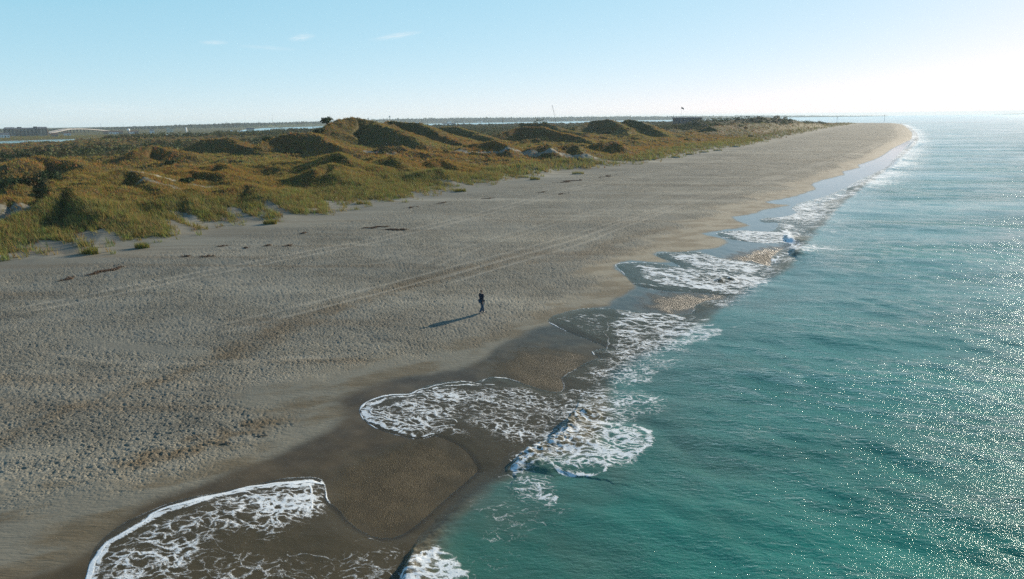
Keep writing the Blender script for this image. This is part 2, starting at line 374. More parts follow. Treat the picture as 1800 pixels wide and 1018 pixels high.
# sand tongues that cut into the foredune
for px, py, l in ((350, 395, 5), (330, 405, 5), (200, 420, 4), (170, 420, 4), (440, 385, 6), (505, 378, 6), (385, 415, 4), (120, 440, 4), (590, 362, 4), (740, 345, 4), (810, 325, 5), (910, 318, 5), (1060, 285, 5), (1115, 285, 8), (1180, 275, 8)):
    q = unpg([(px, py), (px - 25, py - 14)]); u = (q[1] - q[0]); u /= np.hypot(*u) + 1e-6
    bare = np.maximum(bare, stroke(np.array([q[0] - u * 2, q[0] + u * l]), 1.8, noise=.8))
cov = np.clip(cov * (1 - bare), 0, 1) * (SL > 3)
farland = (RV > 700) & (SL < 0)
cov = np.where(farland & (ZG > -drop(RV) + .3), .9, cov)
thick = ss(SD + N1 * 25 + N2 * 8, 150, 185)
thick = np.maximum(thick, ss(fbm(x * .03 + 11, y * .03 + 7, 4), .36, .46) * ss(SD, 30, 50))
thick = np.maximum(thick, ss(RV, 560, 640) * ss(SD + N2 * 6, 22, 40))
green = 1 - ss(SD + TG * 1.2 + N2 * 9, 10, 20)          # fresh sea oats nearest the beach
green = np.maximum(green, ss(RV, 250, 600) * .2)
hue = np.clip(.5 + fbm(x * .022 + 7, y * .022, 4) * 1.1, 0, 1)
# rusty shell bands and tracks on the dry beach
rust = np.zeros(len(pts), np.float32)
for l, wd, s in (([(395, 625), (470, 590), (560, 550), (650, 520), (740, 495), (860, 465), (960, 440)], 1.6, .65), ([(-40, 790), (40, 755), (130, 715), (250, 680), (360, 640)], .6, .5),
              ([(240, 815), (340, 785), (430, 755), (510, 728)], .75, .9), ([(500, 690), (620, 660)], .7, .5), ([(930, 460), (1010, 455), (1080, 425), (1180, 400)], 1.4, .5), ([(820, 610), (880, 585)], .5, .5),
              ([(1000, 540), (1060, 520)], .8, .4)):
    rust = np.maximum(rust, s * stroke(unpg(l), wd * 1.5, 1.0, .8) * np.clip(.85 + sn, 0, 1))
track = np.zeros(len(pts), np.float32); ZT = np.zeros(len(pts), np.float32)
def tracks(l, gauge, s, gw=.22):
    L = smoothline(unpg(l), 4); m = near_mask(L, 3); q = pts[m] + .25 * np.stack([perlin(pts[m][:, 0] * .15, pts[m][:, 1] * .15)] * 2, -1)
    d = polydist(q, L); e = np.abs(d - gauge)
    px = np.maximum(RV[m] * 1e-3 * 1.2, .0); g = np.maximum(gw, px)
    v = (1 - ss(e / g, .4, 1.5)) * s; v *= ss(np.hypot(*(q - L[0]).T), 1.5, 6) * ss(np.hypot(*(q - L[-1]).T), 1.5, 6); s = s * (v > 0); track[m] = np.maximum(track[m], v)
    ZT[m] -= v * .06; ZT[m] += (1 - ss(np.abs(d - gauge - .34) / .2, .3, 1.4)) * s * .02
tracks([(-60, 560), (0, 551), (180, 517), (370, 478), (560, 441), (700, 412), (860, 372), (960, 345), (1060, 322), (1180, 300), (1300, 275)], .95, 1.0)
tracks([(738, 507), (800, 488), (870, 467), (1000, 430), (1100, 393), (1210, 356), (1330, 322), (1440, 289), (1500, 270), (1548, 252)], .95, .9, .22)
tracks([(300, 600), (520, 545), (700, 500), (860, 457), (980, 425), (1100, 388), (1215, 352), (1335, 318), (1450, 284)], .95, .7)
tracks([(0, 606), (60, 614), (140, 629), (250, 637), (400, 636), (520, 628), (620, 622), (720, 600)], .0, .35, .4)
tracks([(740, 480), (800, 447), (960, 396), (1060, 370), (1160, 345), (1240, 320)], .9, .5)
tracks([(1255, 286), (1290, 288), (1312, 296)], .9, .5); tracks([(560, 470), (700, 452), (850, 410)], .9, .3)
pebble = np.zeros(len(pts), np.float32)
for pl in ([(598, 900), (560, 850), (640, 800), (740, 775), (800, 790), (838, 830), (800, 866), (740, 920), (690, 945), (640, 930)],
           [(900, 620), (960, 610), (1040, 630), (1040, 660), (990, 700), (900, 690), (860, 650)], [(1140, 520), (1200, 516), (1290, 520), (1230, 545), (1180, 552), (1130, 540)],
           [(1270, 455), (1330, 440), (1390, 432), (1360, 468), (1300, 460)], [(1180, 490), (1260, 480), (1300, 500), (1240, 505)]):
    pebble = np.maximum(pebble, area(unpg(pl), 1.5, 1.6, .8))
# brown stain of fine shell and silt in the damp zone
silt = np.clip(.5 + fbm(x * .16 + y * .1, (y - x * .5) * .5, 4) * 1.2, 0, 1)
foot = foot * (1 - .6 * track)
ZG = ZG + ZT + foot * (1 - ss(RV, 90, 160)) * (.016 * perlin(x * 3.9, y * 3.9) + .018 * perlin(x * 7.3, y * 7.3) - .04 * ss(perlin(x * 5.3 + 9, y * 4.7), .2, .55)) + foot * .05 * fbm(x * .55, y * .55, 2) + np.where(damp > .3, .015 * fbm(x * .8, y * .8, 2), 0)
# small scarp of the runnel between the two nearest lobes
rn = stroke(unpg([(793, 778), (815, 792), (828, 806), (836, 826)]), .28, .8)

ZG = ZG.astype(np.float32)

def grid_mesh(name, z, keep, attrs):
    vk = keep.reshape(NR, NT)
    fk = vk[:-1, :-1] | vk[1:, :-1] | vk[:-1, 1:] | vk[1:, 1:]
    i, j = np.nonzero(fk)
    a = i * NT + j
    quads = np.stack([a, a + NT, a + NT + 1, a + 1], -1)
    used = np.zeros(NR * NT, bool); used[quads.ravel()] = True
    remap = np.cumsum(used) - 1
    co = np.stack([GX[used], GY[used], z[used]], -1).astype(np.float32)
    me = bpy.data.meshes.new(name)
    me.vertices.add(len(co)); me.vertices.foreach_set('co', co.ravel())
    q = remap[quads].astype(np.int32)[:, ::-1]
    me.loops.add(q.size); me.loops.foreach_set('vertex_index', q.ravel())
    me.polygons.add(len(q)); me.polygons.foreach_set('loop_start', np.arange(len(q), dtype=np.int32) * 4)
    me.polygons.foreach_set('loop_total', np.full(len(q), 4, np.int32))
    me.update(calc_edges=True)
    for k, chans in attrs.items():
        at_ = me.attributes.new(k, 'FLOAT_COLOR', 'POINT')
        buf = np.ones((len(co), 4), np.float32)
        for c, ch in enumerate(chans): buf[:, c] = ch[used]
        at_.data.foreach_set('color', buf.ravel())
    me.polygons.foreach_set('use_smooth', np.ones(len(q), bool))
    # make sure normals look up
    ob = bpy.data.objects.new(name, me); C.objects.link(ob)
    if me.polygons[0].normal.z < 0: me.flip_normals()
    return ob

# ---------------------------------------------------------------- the sea surface
WD = drop(RV)
zs = np.zeros(len(pts), np.float32)
wr = np.random.default_rng(11)
drv = np.maximum(np.interp(RV, rr, _dr), RV * 1.3e-3)
dist_sea = SF.copy()
for k in range(34):
    lam = 1.3 * (1.11 ** k); 
    if lam > 34: break
    ang = R(-118) + wr.normal() * .42      # towards the shore from the right
    kx, ky = math.cos(ang), math.sin(ang)
    amp = .0085 * lam ** .72 * wr.uniform(.6, 1.2) * (.62 - .2 * (lam > 6))
    vis = ss(lam / drv, 2.2, 5)
    ph = 2 * math.pi / lam * (x * kx + y * ky) + wr.uniform(0, 6.28)
    zs += amp * vis * (np.sin(ph) + .25 * np.sin(2 * ph + 1.2)) * .8
shoal = ss(dist_sea, .5, 14)
zs *= .25 + .75 * shoal
crest = np.zeros(len(pts), np.float32); spray = np.zeros(len(pts), np.float32)
def breaker(l, h, back, front, nz=.25, z0=0.0):
    """a breaking wave: steep on the left-hand (shore) side of its line, long behind it"""
    L = smoothline(P(l, z0), 4); m = near_mask(L, back * 3 + 3); q = pts[m]
    q = q + nz * np.stack([fbm(q[:, 0] * .8, q[:, 1] * .8, 3), fbm(q[:, 0] * .8 + 9, q[:, 1] * .8, 3)], -1) * 2
    n = len(L); tpar = np.linspace(0, 1, n); d, tv = polydist(q, L, val=tpar)
    # side: sign from nearest segment direction
    best = np.full(len(q), 1e9); side = np.zeros(len(q))
    for i in range(n - 1):
        a, b = L[i], L[i + 1]; e = b - a; t = np.clip(((q - a) @ e) / (e @ e), 0, 1); dd = np.hypot(*(q - a - t[:, None] * e).T)
        cr = e[0] * (q[:, 1] - a[1]) - e[1] * (q[:, 0] - a[0]); mm = dd < best; best = np.where(mm, dd, best); side = np.where(mm, np.sign(cr), side)
    sd_ = -side * d         # positive = seaward (right of the line)
    env = np.sin(np.pi * np.clip(tv, .02, .98)) ** .5
    prof = np.where(sd_ > 0, np.exp(-(sd_ / back) ** 1.3), 1 - ss(-sd_, 0, front))
    crest[m] = np.maximum(crest[m], h * env * prof)
breaker([(705, 1060), (716, 1015), (724, 985), (742, 940), (766, 903), (800, 864), (842, 830)], .40, 1.6, .38, .05)
breaker([(905, 832), (915, 815), (950, 790), (985, 772), (1000, 752), (1008, 734)], .38, 2.2, .5, .25)
breaker([(985, 790), (1000, 757), (1010, 733), (1060, 730)], .5, .9, .35, .15)
breaker([(1250, 505), (1268, 496), (1290, 492)], .5, 1.4, .4)
breaker([(1340, 470), (1352, 462), (1356, 450)], .6, 1.3, .5)
breaker([(1400, 452), (1392, 440), (1384, 425), (1378, 414)], .7, 2.2, .6)
breaker([(1368, 410), (1362, 400), (1372, 385)], .5, 3, .6)
breaker([(1488, 335), (1500, 325), (1520, 318)], .7, 4, 1); breaker([(1560, 300), (1568, 288), (1580, 278)], .8, 5, 1.2)
breaker([(1592, 262), (1600, 255), (1606, 248)], .8, 6, 1.5); breaker([(1420, 372), (1440, 362), (1465, 352)], .4, 4, .8)
zs += crest
zs += ss(crest, .12, .5) * (.16 * fbm(x * 2.2, y * 2.2, 3) * (RV < 70) + .22 * fbm(x * .9, y * .9, 3))
film = np.clip(SF * .06, 0, .05) + .004
on = ss(SF, 0, .8)
ZB = ZG + WD
zsea = np.maximum(zs * ss(SF, 0, 2.5) - .0, ZB + film + .02 * on * np.clip(fbm(x * 1.4, y * 1.4, 3), -.8, 1) * ss(SF, .2, 2))
zsea = np.where(SF < 0, np.where(RV > 690, 0 * zs, np.minimum(ZB - .03 + SF * .1, 3)), zsea)
zsea = np.where((SL < -2) & (SF < -20), zs * .3, zsea)      # the sound behind the island
ZS = (zsea - WD).astype(np.float32)
depth = zsea - ZB
# how turbid: clear film on the sand, green sea beyond the break
gpx = [(690, 1120), (712, 1018), (722, 985), (742, 938), (768, 902), (800, 864), (842, 830), (890, 822), (925, 800), (965, 790), (1000, 785), (1035, 750), (1042, 705), (1040, 675), (1060, 648), (1130, 608), (1200, 572), (1240, 548),
       (1262, 534), (1300, 505), (1370, 470), (1400, 435), (1430, 400), (1480, 352), (1540, 308), (1590, 268), (1612, 245), (1602, 226), (1580, 216)]
GREENP = np.vstack([smoothline(P(gpx, 0.), 2), far_sea]); SG = sdist(pts, GREENP)
turb = ss(SG + .6 * sn, -.15, 2.2) * .35 + ss(SG + 2 * sn, 0, 13) * .65
turb = np.where((SF < -20) & (SL < -2), 1, turb)
brown = 1 - ss(SG + 2 * sn, -3, 16)
# foam: solid bands and density of the lacy foam
band = np.zeros(len(pts), np.float32); dens = np.zeros(len(pts), np.float32)
def fb(l, wd, s=1.0, noise=.12, ground=True, off=0):
    L = smoothline(unpg(l) if ground else P(l, .1), 3)
    if not np.isscalar(wd): wd = np.interp(np.linspace(0, 1, len(L)), np.linspace(0, 1, len(wd)), wd)
    wd = np.asarray(wd) * .72
    m = stroke(L, wd, 1.0, max(noise, .14)); np.maximum(band, s * m, out=band)
def fd(l, wd, s, noise=.6, ground=False):
    L = smoothline(unpg(l) if ground else P(l, .1), 3)
    if not np.isscalar(wd): wd = np.interp(np.linspace(0, 1, len(L)), np.linspace(0, 1, len(wd)), wd)
    np.maximum(dens, s * stroke(L, wd, 1.0, noise), out=dens)
def fa(l, s, soft=.8, noise=1.0, ground=True):
    pl = unpg(l) if ground else P(l, .1); np.maximum(dens, s * area(pl, soft, noise), out=dens)
edge = (1 - ss(np.abs(SF - .05) / (.04 + RV * .0006), .4, 1.4)) * (RV < 130)       # bright rim of every lobe
rim_on = 1 - area(unpg([(600, 885), (560, 900), (640, 960), (720, 960), (860, 830), (840, 790), (780, 765), (760, 790), (780, 850), (700, 900)]), .3)
band = np.maximum(band, edge * .6 * rim_on * np.clip(.62 + 1.3 * sn, 0, 1))
# nearest lobe
fb([(148, 1040), (156, 1006), (164, 985), (180, 963), (215, 938), (255, 917), (275, 902), (310, 888), (365, 874), (400, 866), (440, 856)], (.5, .45, .28, .2, .22, .25, .3, .25, .15), 1, .08)
fb([(440, 856), (480, 852), (515, 850), (550, 846), (568, 850)], (.18, .25, .3, .35, .2), 1, .08)
fb([(548, 855), (552, 875), (545, 895), (530, 912)], (.2, .12, .15, .05), .8); fb([(568, 845), (574, 862), (578, 880), (597, 897)], .07, .9, .03)
fa([(170, 1040), (180, 975), (260, 920), (400, 872), (560, 848), (560, 900), (500, 940), (380, 960), (320, 1040)], .58); fa([(430, 868), (560, 850), (555, 895), (470, 925), (400, 905)], .68)
fa([(150, 1100), (400, 960), (560, 985), (720, 970), (730, 1100)], .42)
for l in ([(355, 950), (400, 975), (450, 998), (500, 1012), (530, 1030)], [(510, 975), (560, 985), (620, 978)], [(570, 1000), (620, 990), (680, 1000), (720, 990)], [(600, 1022), (650, 1000), (700, 1005)], [(520, 1012), (560, 1020), (590, 1018)], [(625, 948), (660, 953), (700, 957)]):
    fb(l, .09, .55, .5)
fd([(148, 1040), (156, 1006), (170, 985), (190, 960), (225, 935), (265, 915), (320, 890), (400, 868), (480, 856), (550, 852)], (.8, .6, .4, .35, .4, .4, .3, .3, .35, .4), .82, .2, True)
# second lobe
fd([(760, 764), (735, 768), (700, 758), (668, 745), (648, 734), (643, 722), (652, 712), (680, 702), (720, 697), (760, 684), (810, 678), (850, 676)], (.15, .2, .3, .4, .55, .6, .5, .35, .3, .25, .2, .15), .78, .25, True)
fb([(760, 768), (731, 773), (694, 765), (658, 752), (638, 738), (633, 722), (642, 709), (672, 697), (718, 693), (745, 683), (778, 675), (810, 672), (840, 674), (870, 679)], (.05, .07, .08, .12, .2, .28, .2, .14, .12, .1, .08), 1, .06)
fb([(845, 671), (862, 664), (888, 665), (914, 672), (935, 678)], (.06, .1, .1, .08, .03), 1, .04)
fa([(640, 745), (640, 712), (700, 698), (790, 678), (840, 690), (800, 740), (740, 768)], .60)
fa([(660, 752), (700, 735), (780, 740), (830, 770), (730, 770)], .5); fa([(700, 700), (860, 680), (1000, 700), (1060, 730), (1000, 790), (900, 780), (800, 745)], .47)
fb([(650, 722), (680, 738), (720, 748), (760, 750), (800, 752)], (.2, .25, .2, .12, .1), .75, .35); fb([(710, 722), (760, 728), (800, 745)], (.12, .2, .12), .7, .4)
for l in ([(755, 705), (820, 712), (880, 715), (930, 718)], [(830, 738), (900, 745), (960, 740), (1000, 745)], [(790, 690), (860, 695), (900, 706)], [(940, 712), (985, 722), (1040, 728), (1100, 735)], [(900, 765), (905, 790), (900, 812)]):
    fb(l, .09, .5, .5)
# the boil of the breaking wave
fd([(905, 830), (915, 812), (940, 795), (965, 780), (990, 765)], np.array((.5, .6, .6, .5)) * 1.5, .78, .5)
fd([(1008, 738), (1040, 738), (1070, 752), (1100, 762)], np.array((.35, .45, .4, .3)) * 1.5, .78, .5)
fd([(1125, 745), (1140, 765), (1130, 785), (1095, 800)], np.array((.5, .4, .4, .3)) * 1.5, .78, .5); fd([(960, 815), (1010, 830), (1050, 828), (1062, 812)], np.array((.2, .3, .25, .15)) * 1.5, .78, .4)
fd([(905, 855), (940, 872), (975, 876)], np.array(.2) * 1.5, .78, .5)
fa([(890, 840), (960, 770), (1010, 735), (1090, 720), (1140, 760), (1120, 800), (1050, 835), (960, 830)], .66, .8, 1.6, False); fa([(885, 860), (900, 830), (980, 840), (980, 880), (920, 885)], .52, .6, 1.2, False)
fa([(980, 700), (1080, 660), (1180, 700), (1120, 760), (1010, 735)], .5, 1, 1.5, False)
fd([(1140, 700), (1090, 708), (1060, 720)], np.array(.2) * 1.5, .78, .6)
# near wave, bottom
fa([(700, 1060), (730, 985), (765, 955), (800, 975), (830, 1010), (820, 1080)], .74, .3, .8, False); fa([(760, 990), (860, 900), (960, 950), (900, 1000), (840, 1010)], .30, 1, 1, False)
fa([(800, 900), (870, 850), (1010, 870), (1000, 960), (880, 960)], .29, 1, 1, False)
# third lobe
fb([(965, 567), (1005, 587), (1035, 600), (1064, 611)], (.12, .1, .12, .15), 1, .06); fb([(1044, 624), (1040, 617), (1050, 613), (1068, 612)], .1, .9, .05); fb([(1067, 565), (1070, 578), (1062, 590), (1072, 605), (1068, 612)], .12, .6, .3)
fb([(985, 553), (1020, 544), (1070, 543), (1110, 549)], (.05, .1, .14, .1), .6, .1)
fa([(1060, 550), (1200, 553), (1290, 575), (1250, 600), (1130, 640), (1050, 625), (1075, 595)], .60, 1, 2.0, False); fa([(975, 562), (1060, 545), (1070, 560), (1060, 600)], .45, .6, .6)
fb([(1090, 560), (1150, 562), (1230, 575)], .4, .6, .8, False); fb([(1080, 665), (1100, 655), (1090, 640), (1170, 620)], .3, .55, .9, False); fa([(1010, 660), (1060, 630), (1200, 620), (1150, 665), (1040, 700)], .52, 1, 2, False)
# fourth and fifth
fb([(1100, 483), (1083, 470), (1084, 464), (1110, 462), (1140, 462), (1165, 466)], (.1, .25, .35, .2, .12), .95, .1); fb([(1150, 448), (1163, 456), (1185, 464), (1195, 469)], (.2, .25, .2), .95, .1)
fb([(1150, 447), (1183, 444), (1228, 444), (1252, 452)], .15, .8, .1)
fb([(1140, 478), (1180, 486), (1230, 500), (1275, 510)], (.6, .9, 1.0, .9), .85, .8, True); fb([(1100, 497), (1150, 503), (1215, 512)], (.15, .3, .15), .7, .3)
fb([(1235, 452), (1270, 465), (1310, 476), (1340, 478)], (.3, .6, .6, .5), .75, .6); fb([(1175, 465), (1210, 478), (1260, 488)], (.2, .35, .3), .6, .5)
fa([(1110, 465), (1200, 472), (1310, 480), (1350, 490), (1290, 520), (1220, 510), (1150, 500)], .58, .8, 1.2); fa([(1165, 447), (1240, 446), (1350, 468), (1330, 490), (1230, 475)], .58, .8, 1)
fb([(1258, 411), (1285, 407), (1330, 409), (1365, 412)], (.3, .5, .6), .85, .3); fb([(1268, 417), (1310, 424), (1360, 430)], (.4, .7, .5), .75, .5); fa([(1258, 410), (1300, 404), (1390, 410), (1390, 432), (1310, 426)], .66, .8, 1)
# the outer line of breakers running to the point
oc = [(1275, 528), (1300, 505), (1330, 490), (1360, 465), (1392, 435), (1395, 412), (1385, 395), (1410, 372), (1450, 352), (1490, 335), (1520, 322), (1560, 302), (1575, 285), (1592, 265), (1605, 248)]
L = smoothline(P(oc, .2), 3); Wd = np.interp(np.linspace(0, 1, len(L)), [0, .3, .45, .6, 1], [1.0, 1.3, 3.2, 4.5, 7.0])
band = np.maximum(band, .9 * stroke(L, Wd, 1, 2.0) * np.clip(.55 + 1.2 * fbm(x * .22, y * .22, 3), 0, 1))
L2 = np.vstack([L, P([(1600, 227), (1577, 217)], 0)]); d2 = np.full(len(pts), 1e4, np.float32); m = near_mask(L2, 90); d2[m] = polydist(pts[m], L2)
wfar = np.interp(RV, [50, 80, 120, 200, 500, 1500], [2.5, 5, 11, 14, 22, 30])
dens = np.maximum(dens, .60 * (1 - ss(d2 / wfar, .1, 1)) * (SF > 0) * np.clip(.75 + fbm(x * .05, y * .05, 3), 0, 1))
band = np.maximum(band, .6 * (RV > 140) * (1 - ss(SF / np.maximum(RV * .008, .8), .2, 1)) * (SF > 0) * np.clip(.55 + fbm(x * .12, y * .12, 3), 0, 1))
band = np.maximum(band, .75 * (RV > 380) * (1 - ss(SF / np.maximum(RV * .014, 1), .2, 1)) * (SF > 0) * np.clip(.6 + 1.2 * fbm(x * .04, y * .04, 3), 0, 1))
fa([(1380, 425), (1400, 432), (1500, 436), (1420, 445), (1390, 445)], .6, 1.5, 3, False); fb([(1395, 428), (1440, 432), (1485, 437)], .8, .6, 1.5, False); fb([(1352, 466), (1362, 455), (1372, 448)], .6, .8, .6, False)
fb([(1380, 405), (1388, 425), (1402, 440)], 1.0, .9, .8, False); fa([(1400, 350), (1500, 380), (1450, 410), (1380, 400)], .46, 5, 5, False)
dens = np.maximum(dens, ss(crest, .3, .6) * .62)
dens = np.clip(dens - .05 * (RV < 60), 0, 1) * ss(SF, -.05, .15); band *= ss(SF, -.05, .05)
flow = ss(RV, 44, 56)
murk = .45 * ss(SF, 0, .4) * (RV < 130)
rough = np.clip(np.interp(RV, [20, 100, 400, 2000, 8000], [.05, .055, .07, .13, .20]), 0, 1).astype(np.float32)
sea = grid_mesh('sea', ZS, ((SF > -1.2) & (SL < 60)) | ((SL < 4) & (ZB < .8)), {'A': (turb, brown, dens, band), 'B': (flow, rough, np.clip(depth, 0, 3) / 3), 'Cm': (murk,)})
sea['kind'] = 'structure'
gkeep = (ZB > -2.6) | (SL > -25)
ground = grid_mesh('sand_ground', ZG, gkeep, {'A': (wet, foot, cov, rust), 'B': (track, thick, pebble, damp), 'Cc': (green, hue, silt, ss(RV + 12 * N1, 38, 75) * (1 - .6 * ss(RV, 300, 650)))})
ground['kind'] = 'structure'
# ---------------------------------------------------------------- materials
class NT_:
    def __init__(s, name):
        s.m = bpy.data.materials.new(name); s.m.use_nodes = True; s.t = s.m.node_tree; s.t.nodes.clear()
        s.out = s.n('ShaderNodeOutputMaterial')
    def n(s, t, **k):
        q = s.t.nodes.new(t)
        for a, b in k.items(): setattr(q, a, b)
        return q
    def put(s, sock, v):
        if hasattr(v, 'is_output'): s.t.links.new(v, sock)
        elif isinstance(v, (tuple, list)): sock.default_value = (tuple(v) + (1,))[:len(sock.default_value)] if len(v) == 3 and len(sock.default_value) == 4 else v
        else: sock.default_value = v
    def math(s, op, a, b=0., c=None, clamp=False):
        q = s.n('ShaderNodeMath', operation=op, use_clamp=clamp); s.put(q.inputs[0], a); s.put(q.inputs[1], b)
        if c is not None: s.put(q.inputs[2], c)
        return q.outputs[0]
    def mr(s, v, a, b, c=0., d=1., smooth=True):
        q = s.n('ShaderNodeMapRange', interpolation_type='SMOOTHSTEP' if smooth else 'LINEAR')
        for i, u in enumerate((v, a, b, c, d)): s.put(q.inputs[i], u)
        return q.outputs[0]
    def mix(s, f, a, b, mode='MIX'):
        q = s.n('ShaderNodeMix', data_type='RGBA', blend_type=mode); s.put(q.inputs[0], f); s.put(q.inputs[6], a); s.put(q.inputs[7], b); return q.outputs[2]
    def noise(s, vec, sc, det=4, ro=.55, dist=0.):
        q = s.n('ShaderNodeTexNoise'); s.put(q.inputs['Vector'], vec); q.inputs['Scale'].default_value = sc; q.inputs['Detail'].default_value = det
        q.inputs['Roughness'].default_value = ro; q.inputs['Distortion'].default_value = dist; return q.outputs[0]
    def voro(s, vec, sc, feat='F1', out=0, rnd=1.):
        q = s.n('ShaderNodeTexVoronoi', feature=feat); s.put(q.inputs['Vector'], vec); q.inputs['Scale'].default_value = sc; q.inputs['Randomness'].default_value = rnd; return q.outputs[out]
    def map(s, vec, sc=(1, 1, 1), rz=0., loc=(0, 0, 0)):
        q = s.n('ShaderNodeMapping'); s.put(q.inputs[0], vec); q.inputs[1].default_value = loc; q.inputs[2].default_value = (0, 0, rz); q.inputs[3].default_value = sc; return q.outputs[0]
    def attr(s, name):
        q = s.n('ShaderNodeAttribute', attribute_name=name); sp = s.n('ShaderNodeSeparateColor'); s.t.links.new(q.outputs['Color'], sp.inputs[0])
        return sp.outputs[0], sp.outputs[1], sp.outputs[2], q.outputs['Alpha']
    def pos(s): return s.n('ShaderNodeNewGeometry').outputs['Position']
    def bump(s, h, dist, strength=1., normal=None):
        q = s.n('ShaderNodeBump'); s.put(q.inputs['Height'], h); q.inputs['Distance'].default_value = dist; s.put(q.inputs['Strength'], strength)
        if normal is not None: s.put(q.inputs['Normal'], normal)
        return q.outputs[0]
    def bsdf(s, col, rough=.6, normal=None, spec=.5, **k):
        q = s.n('ShaderNodeBsdfPrincipled'); s.put(q.inputs['Base Color'], col); s.put(q.inputs['Roughness'], rough); s.put(q.inputs['Specular IOR Level'], spec)
        if normal is not None: s.put(q.inputs['Normal'], normal)
        for a, b in k.items(): s.put(q.inputs[a], b)
        return q.outputs[0]
    def fin(s, sh): s.t.links.new(sh, s.out.inputs[0]); return s.m

def ground_material():
    m = NT_('sand and dune ground'); p = m.pos()
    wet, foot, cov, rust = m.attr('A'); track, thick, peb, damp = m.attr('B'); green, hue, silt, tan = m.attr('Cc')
    lo = m.noise(p, .05, 4); mid = m.noise(p, .6, 5, .6); fine = m.noise(p, 6, 4, .7)
    shore = m.map(p, (.012, .10, .1), R(-58))     # long streaks parallel to the beach
    st = m.noise(shore, 1.0, 6, .62, .4)
    dry = m.mix(m.mr(st, .35, .65), (.205, .188, .142), (.285, .262, .198))
    dry = m.mix(m.mr(lo, .35, .65), dry, m.mix(.5, dry, (.225, .222, .185)))
    grain = m.mr(m.noise(p, 7, 6, .9), .40, .60)
    dry = m.mix(m.math('MULTIPLY', foot, .5), dry, m.mix(grain, (.07, .075, .064), (.40, .37, .29)))
    dry = m.mix(rust, dry, m.mix(grain, (.06, .040, .018), (.235, .165, .085)))
    dry = m.mix(m.math('MULTIPLY', track, .85), dry, (.36, .33, .26))
    big = m.noise(m.map(p, (.35, 1, 1), R(-56)), .09, 5, .65)
    dry = m.mix(m.mr(big, .45, .7, 0, .45), dry, (.105, .108, .092)); dry = m.mix(m.mr(big, .5, .28, 0, .4), dry, (.27, .25, .20))
    dk = m.mr(m.noise(m.map(p, (.5, 1, 1), R(-50)), .35, 6, .7), .5, .72)
    dry = m.mix(m.math('MULTIPLY', m.math('MULTIPLY', dk, foot), .35), dry, (.07, .065, .05))
    brn = m.noise(m.map(p, (.02, .22, .1), R(-58), (3, 7, 0)), 1.0, 5, .6, .6)
    dry = m.mix(m.mr(brn, .52, .70, 0, .55), dry, m.mix(grain, (.085, .062, .036), (.25, .195, .125)))
    dry = m.mix(m.mr(st, .30, .70, .42, 0), dry, m.mix(.55, dry, (.06, .065, .06))); dry = m.mix(m.mr(st, .5, .72, 0, .4), dry, (.36, .335, .265))
    dampc = m.mix(m.mr(silt, .3, .75), (.20, .185, .14), (.135, .102, .056))
    dampc = m.mix(m.mr(m.noise(m.map(p, (.25, 1.6, 1), R(25)), 1.4, 5, .6), .4, .7, 0, .35), dampc, (.21, .19, .14))
    dampc = m.mix(.25, dampc, m.mix(fine, (.06, .055, .04), (.25, .23, .17)))
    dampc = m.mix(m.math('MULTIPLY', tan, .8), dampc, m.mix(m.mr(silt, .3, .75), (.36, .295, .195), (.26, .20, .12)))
    col = m.mix(damp, dry, dampc)
    wetc = m.mix(m.mr(mid, .35, .7), (.066, .051, .029), (.105, .080, .045))
    pv = m.n('ShaderNodeTexVoronoi'); m.put(pv.inputs['Vector'], p); pv.inputs['Scale'].default_value = 30
    pvs = m.n('ShaderNodeSeparateColor'); m.t.links.new(pv.outputs['Color'], pvs.inputs[0])
    pb = m.mix(m.mr(pvs.outputs[0], .55, 1., 0, 1), (.03, .024, .015), (.20, .15, .07))
    wetc = m.mix(m.math('MULTIPLY', m.math('MULTIPLY', peb, .4), m.mr(m.noise(p, 2, 3), .3, .6)), wetc, pb)
    col = m.mix(wet, col, wetc)
    # dune vegetation litter under the grass
    vg = m.mix(m.mr(hue, .3, .7), (.085, .070, .024), (.11, .064, .022))
    vg = m.mix(m.mr(m.noise(p, .35, 6, .7), .4, .65), vg, (.07, .068, .022))
    vg = m.mix(green, vg, m.mix(m.noise(p, .9, 5, .7), (.07, .072, .025), (.12, .108, .042)))
    vg = m.mix(thick, vg, m.mix(m.noise(p, .3, 5, .7), (.018, .028, .010), (.055, .055, .02)))
    dsand = m.mix(m.mr(mid, .35, .65), (.30, .27, .195), (.42, .375, .275))
    veg = m.mr(m.math('ADD', cov, m.math('MULTIPLY', m.math('SUBTRACT', m.noise(p, 1.3, 6, .7), .5), 1.3)), .28, .62)
    isd = m.mr(cov, .02, .2)
    col = m.mix(m.math('MULTIPLY', veg, isd), col, vg)
    # relief: trampled, wind-blown sand
    v1 = m.mr(m.voro(m.map(p, (1, 1.0, .2)), 5.6, 'F1'), .05, .45); n1 = m.noise(p, 6.5, 5, .66, .2); n2 = m.noise(p, 7, 3, .6)
    h = m.math('ADD', m.math('MULTIPLY', v1, .8), m.math('ADD', m.math('MULTIPLY', n1, 1.5), m.math('MULTIPLY', n2, .4)))
    far = m.math('MULTIPLY', m.math('SUBTRACT', 1., damp), m.math('SUBTRACT', 1., wet))
    b1 = m.bump(h, .13, m.math('MULTIPLY', foot, m.mr(m.noise(p, .16, 5, .65), .34, .62, .15, 1.05)))
    rip = m.noise(m.map(p, (1.0, 4.5, 1), R(20)), 1.3, 4, .6, .5)
    b2 = m.bump(rip, .035, m.math('MULTIPLY', damp, m.math('SUBTRACT', 1., wet)), b1)
    b3 = m.bump(m.noise(p, 2.2, 7, .75), .35, m.math('MULTIPLY', veg, isd), b2)
    b4 = m.bump(pv.outputs['Distance'], .03, m.math('MULTIPLY', peb, wet), b3)
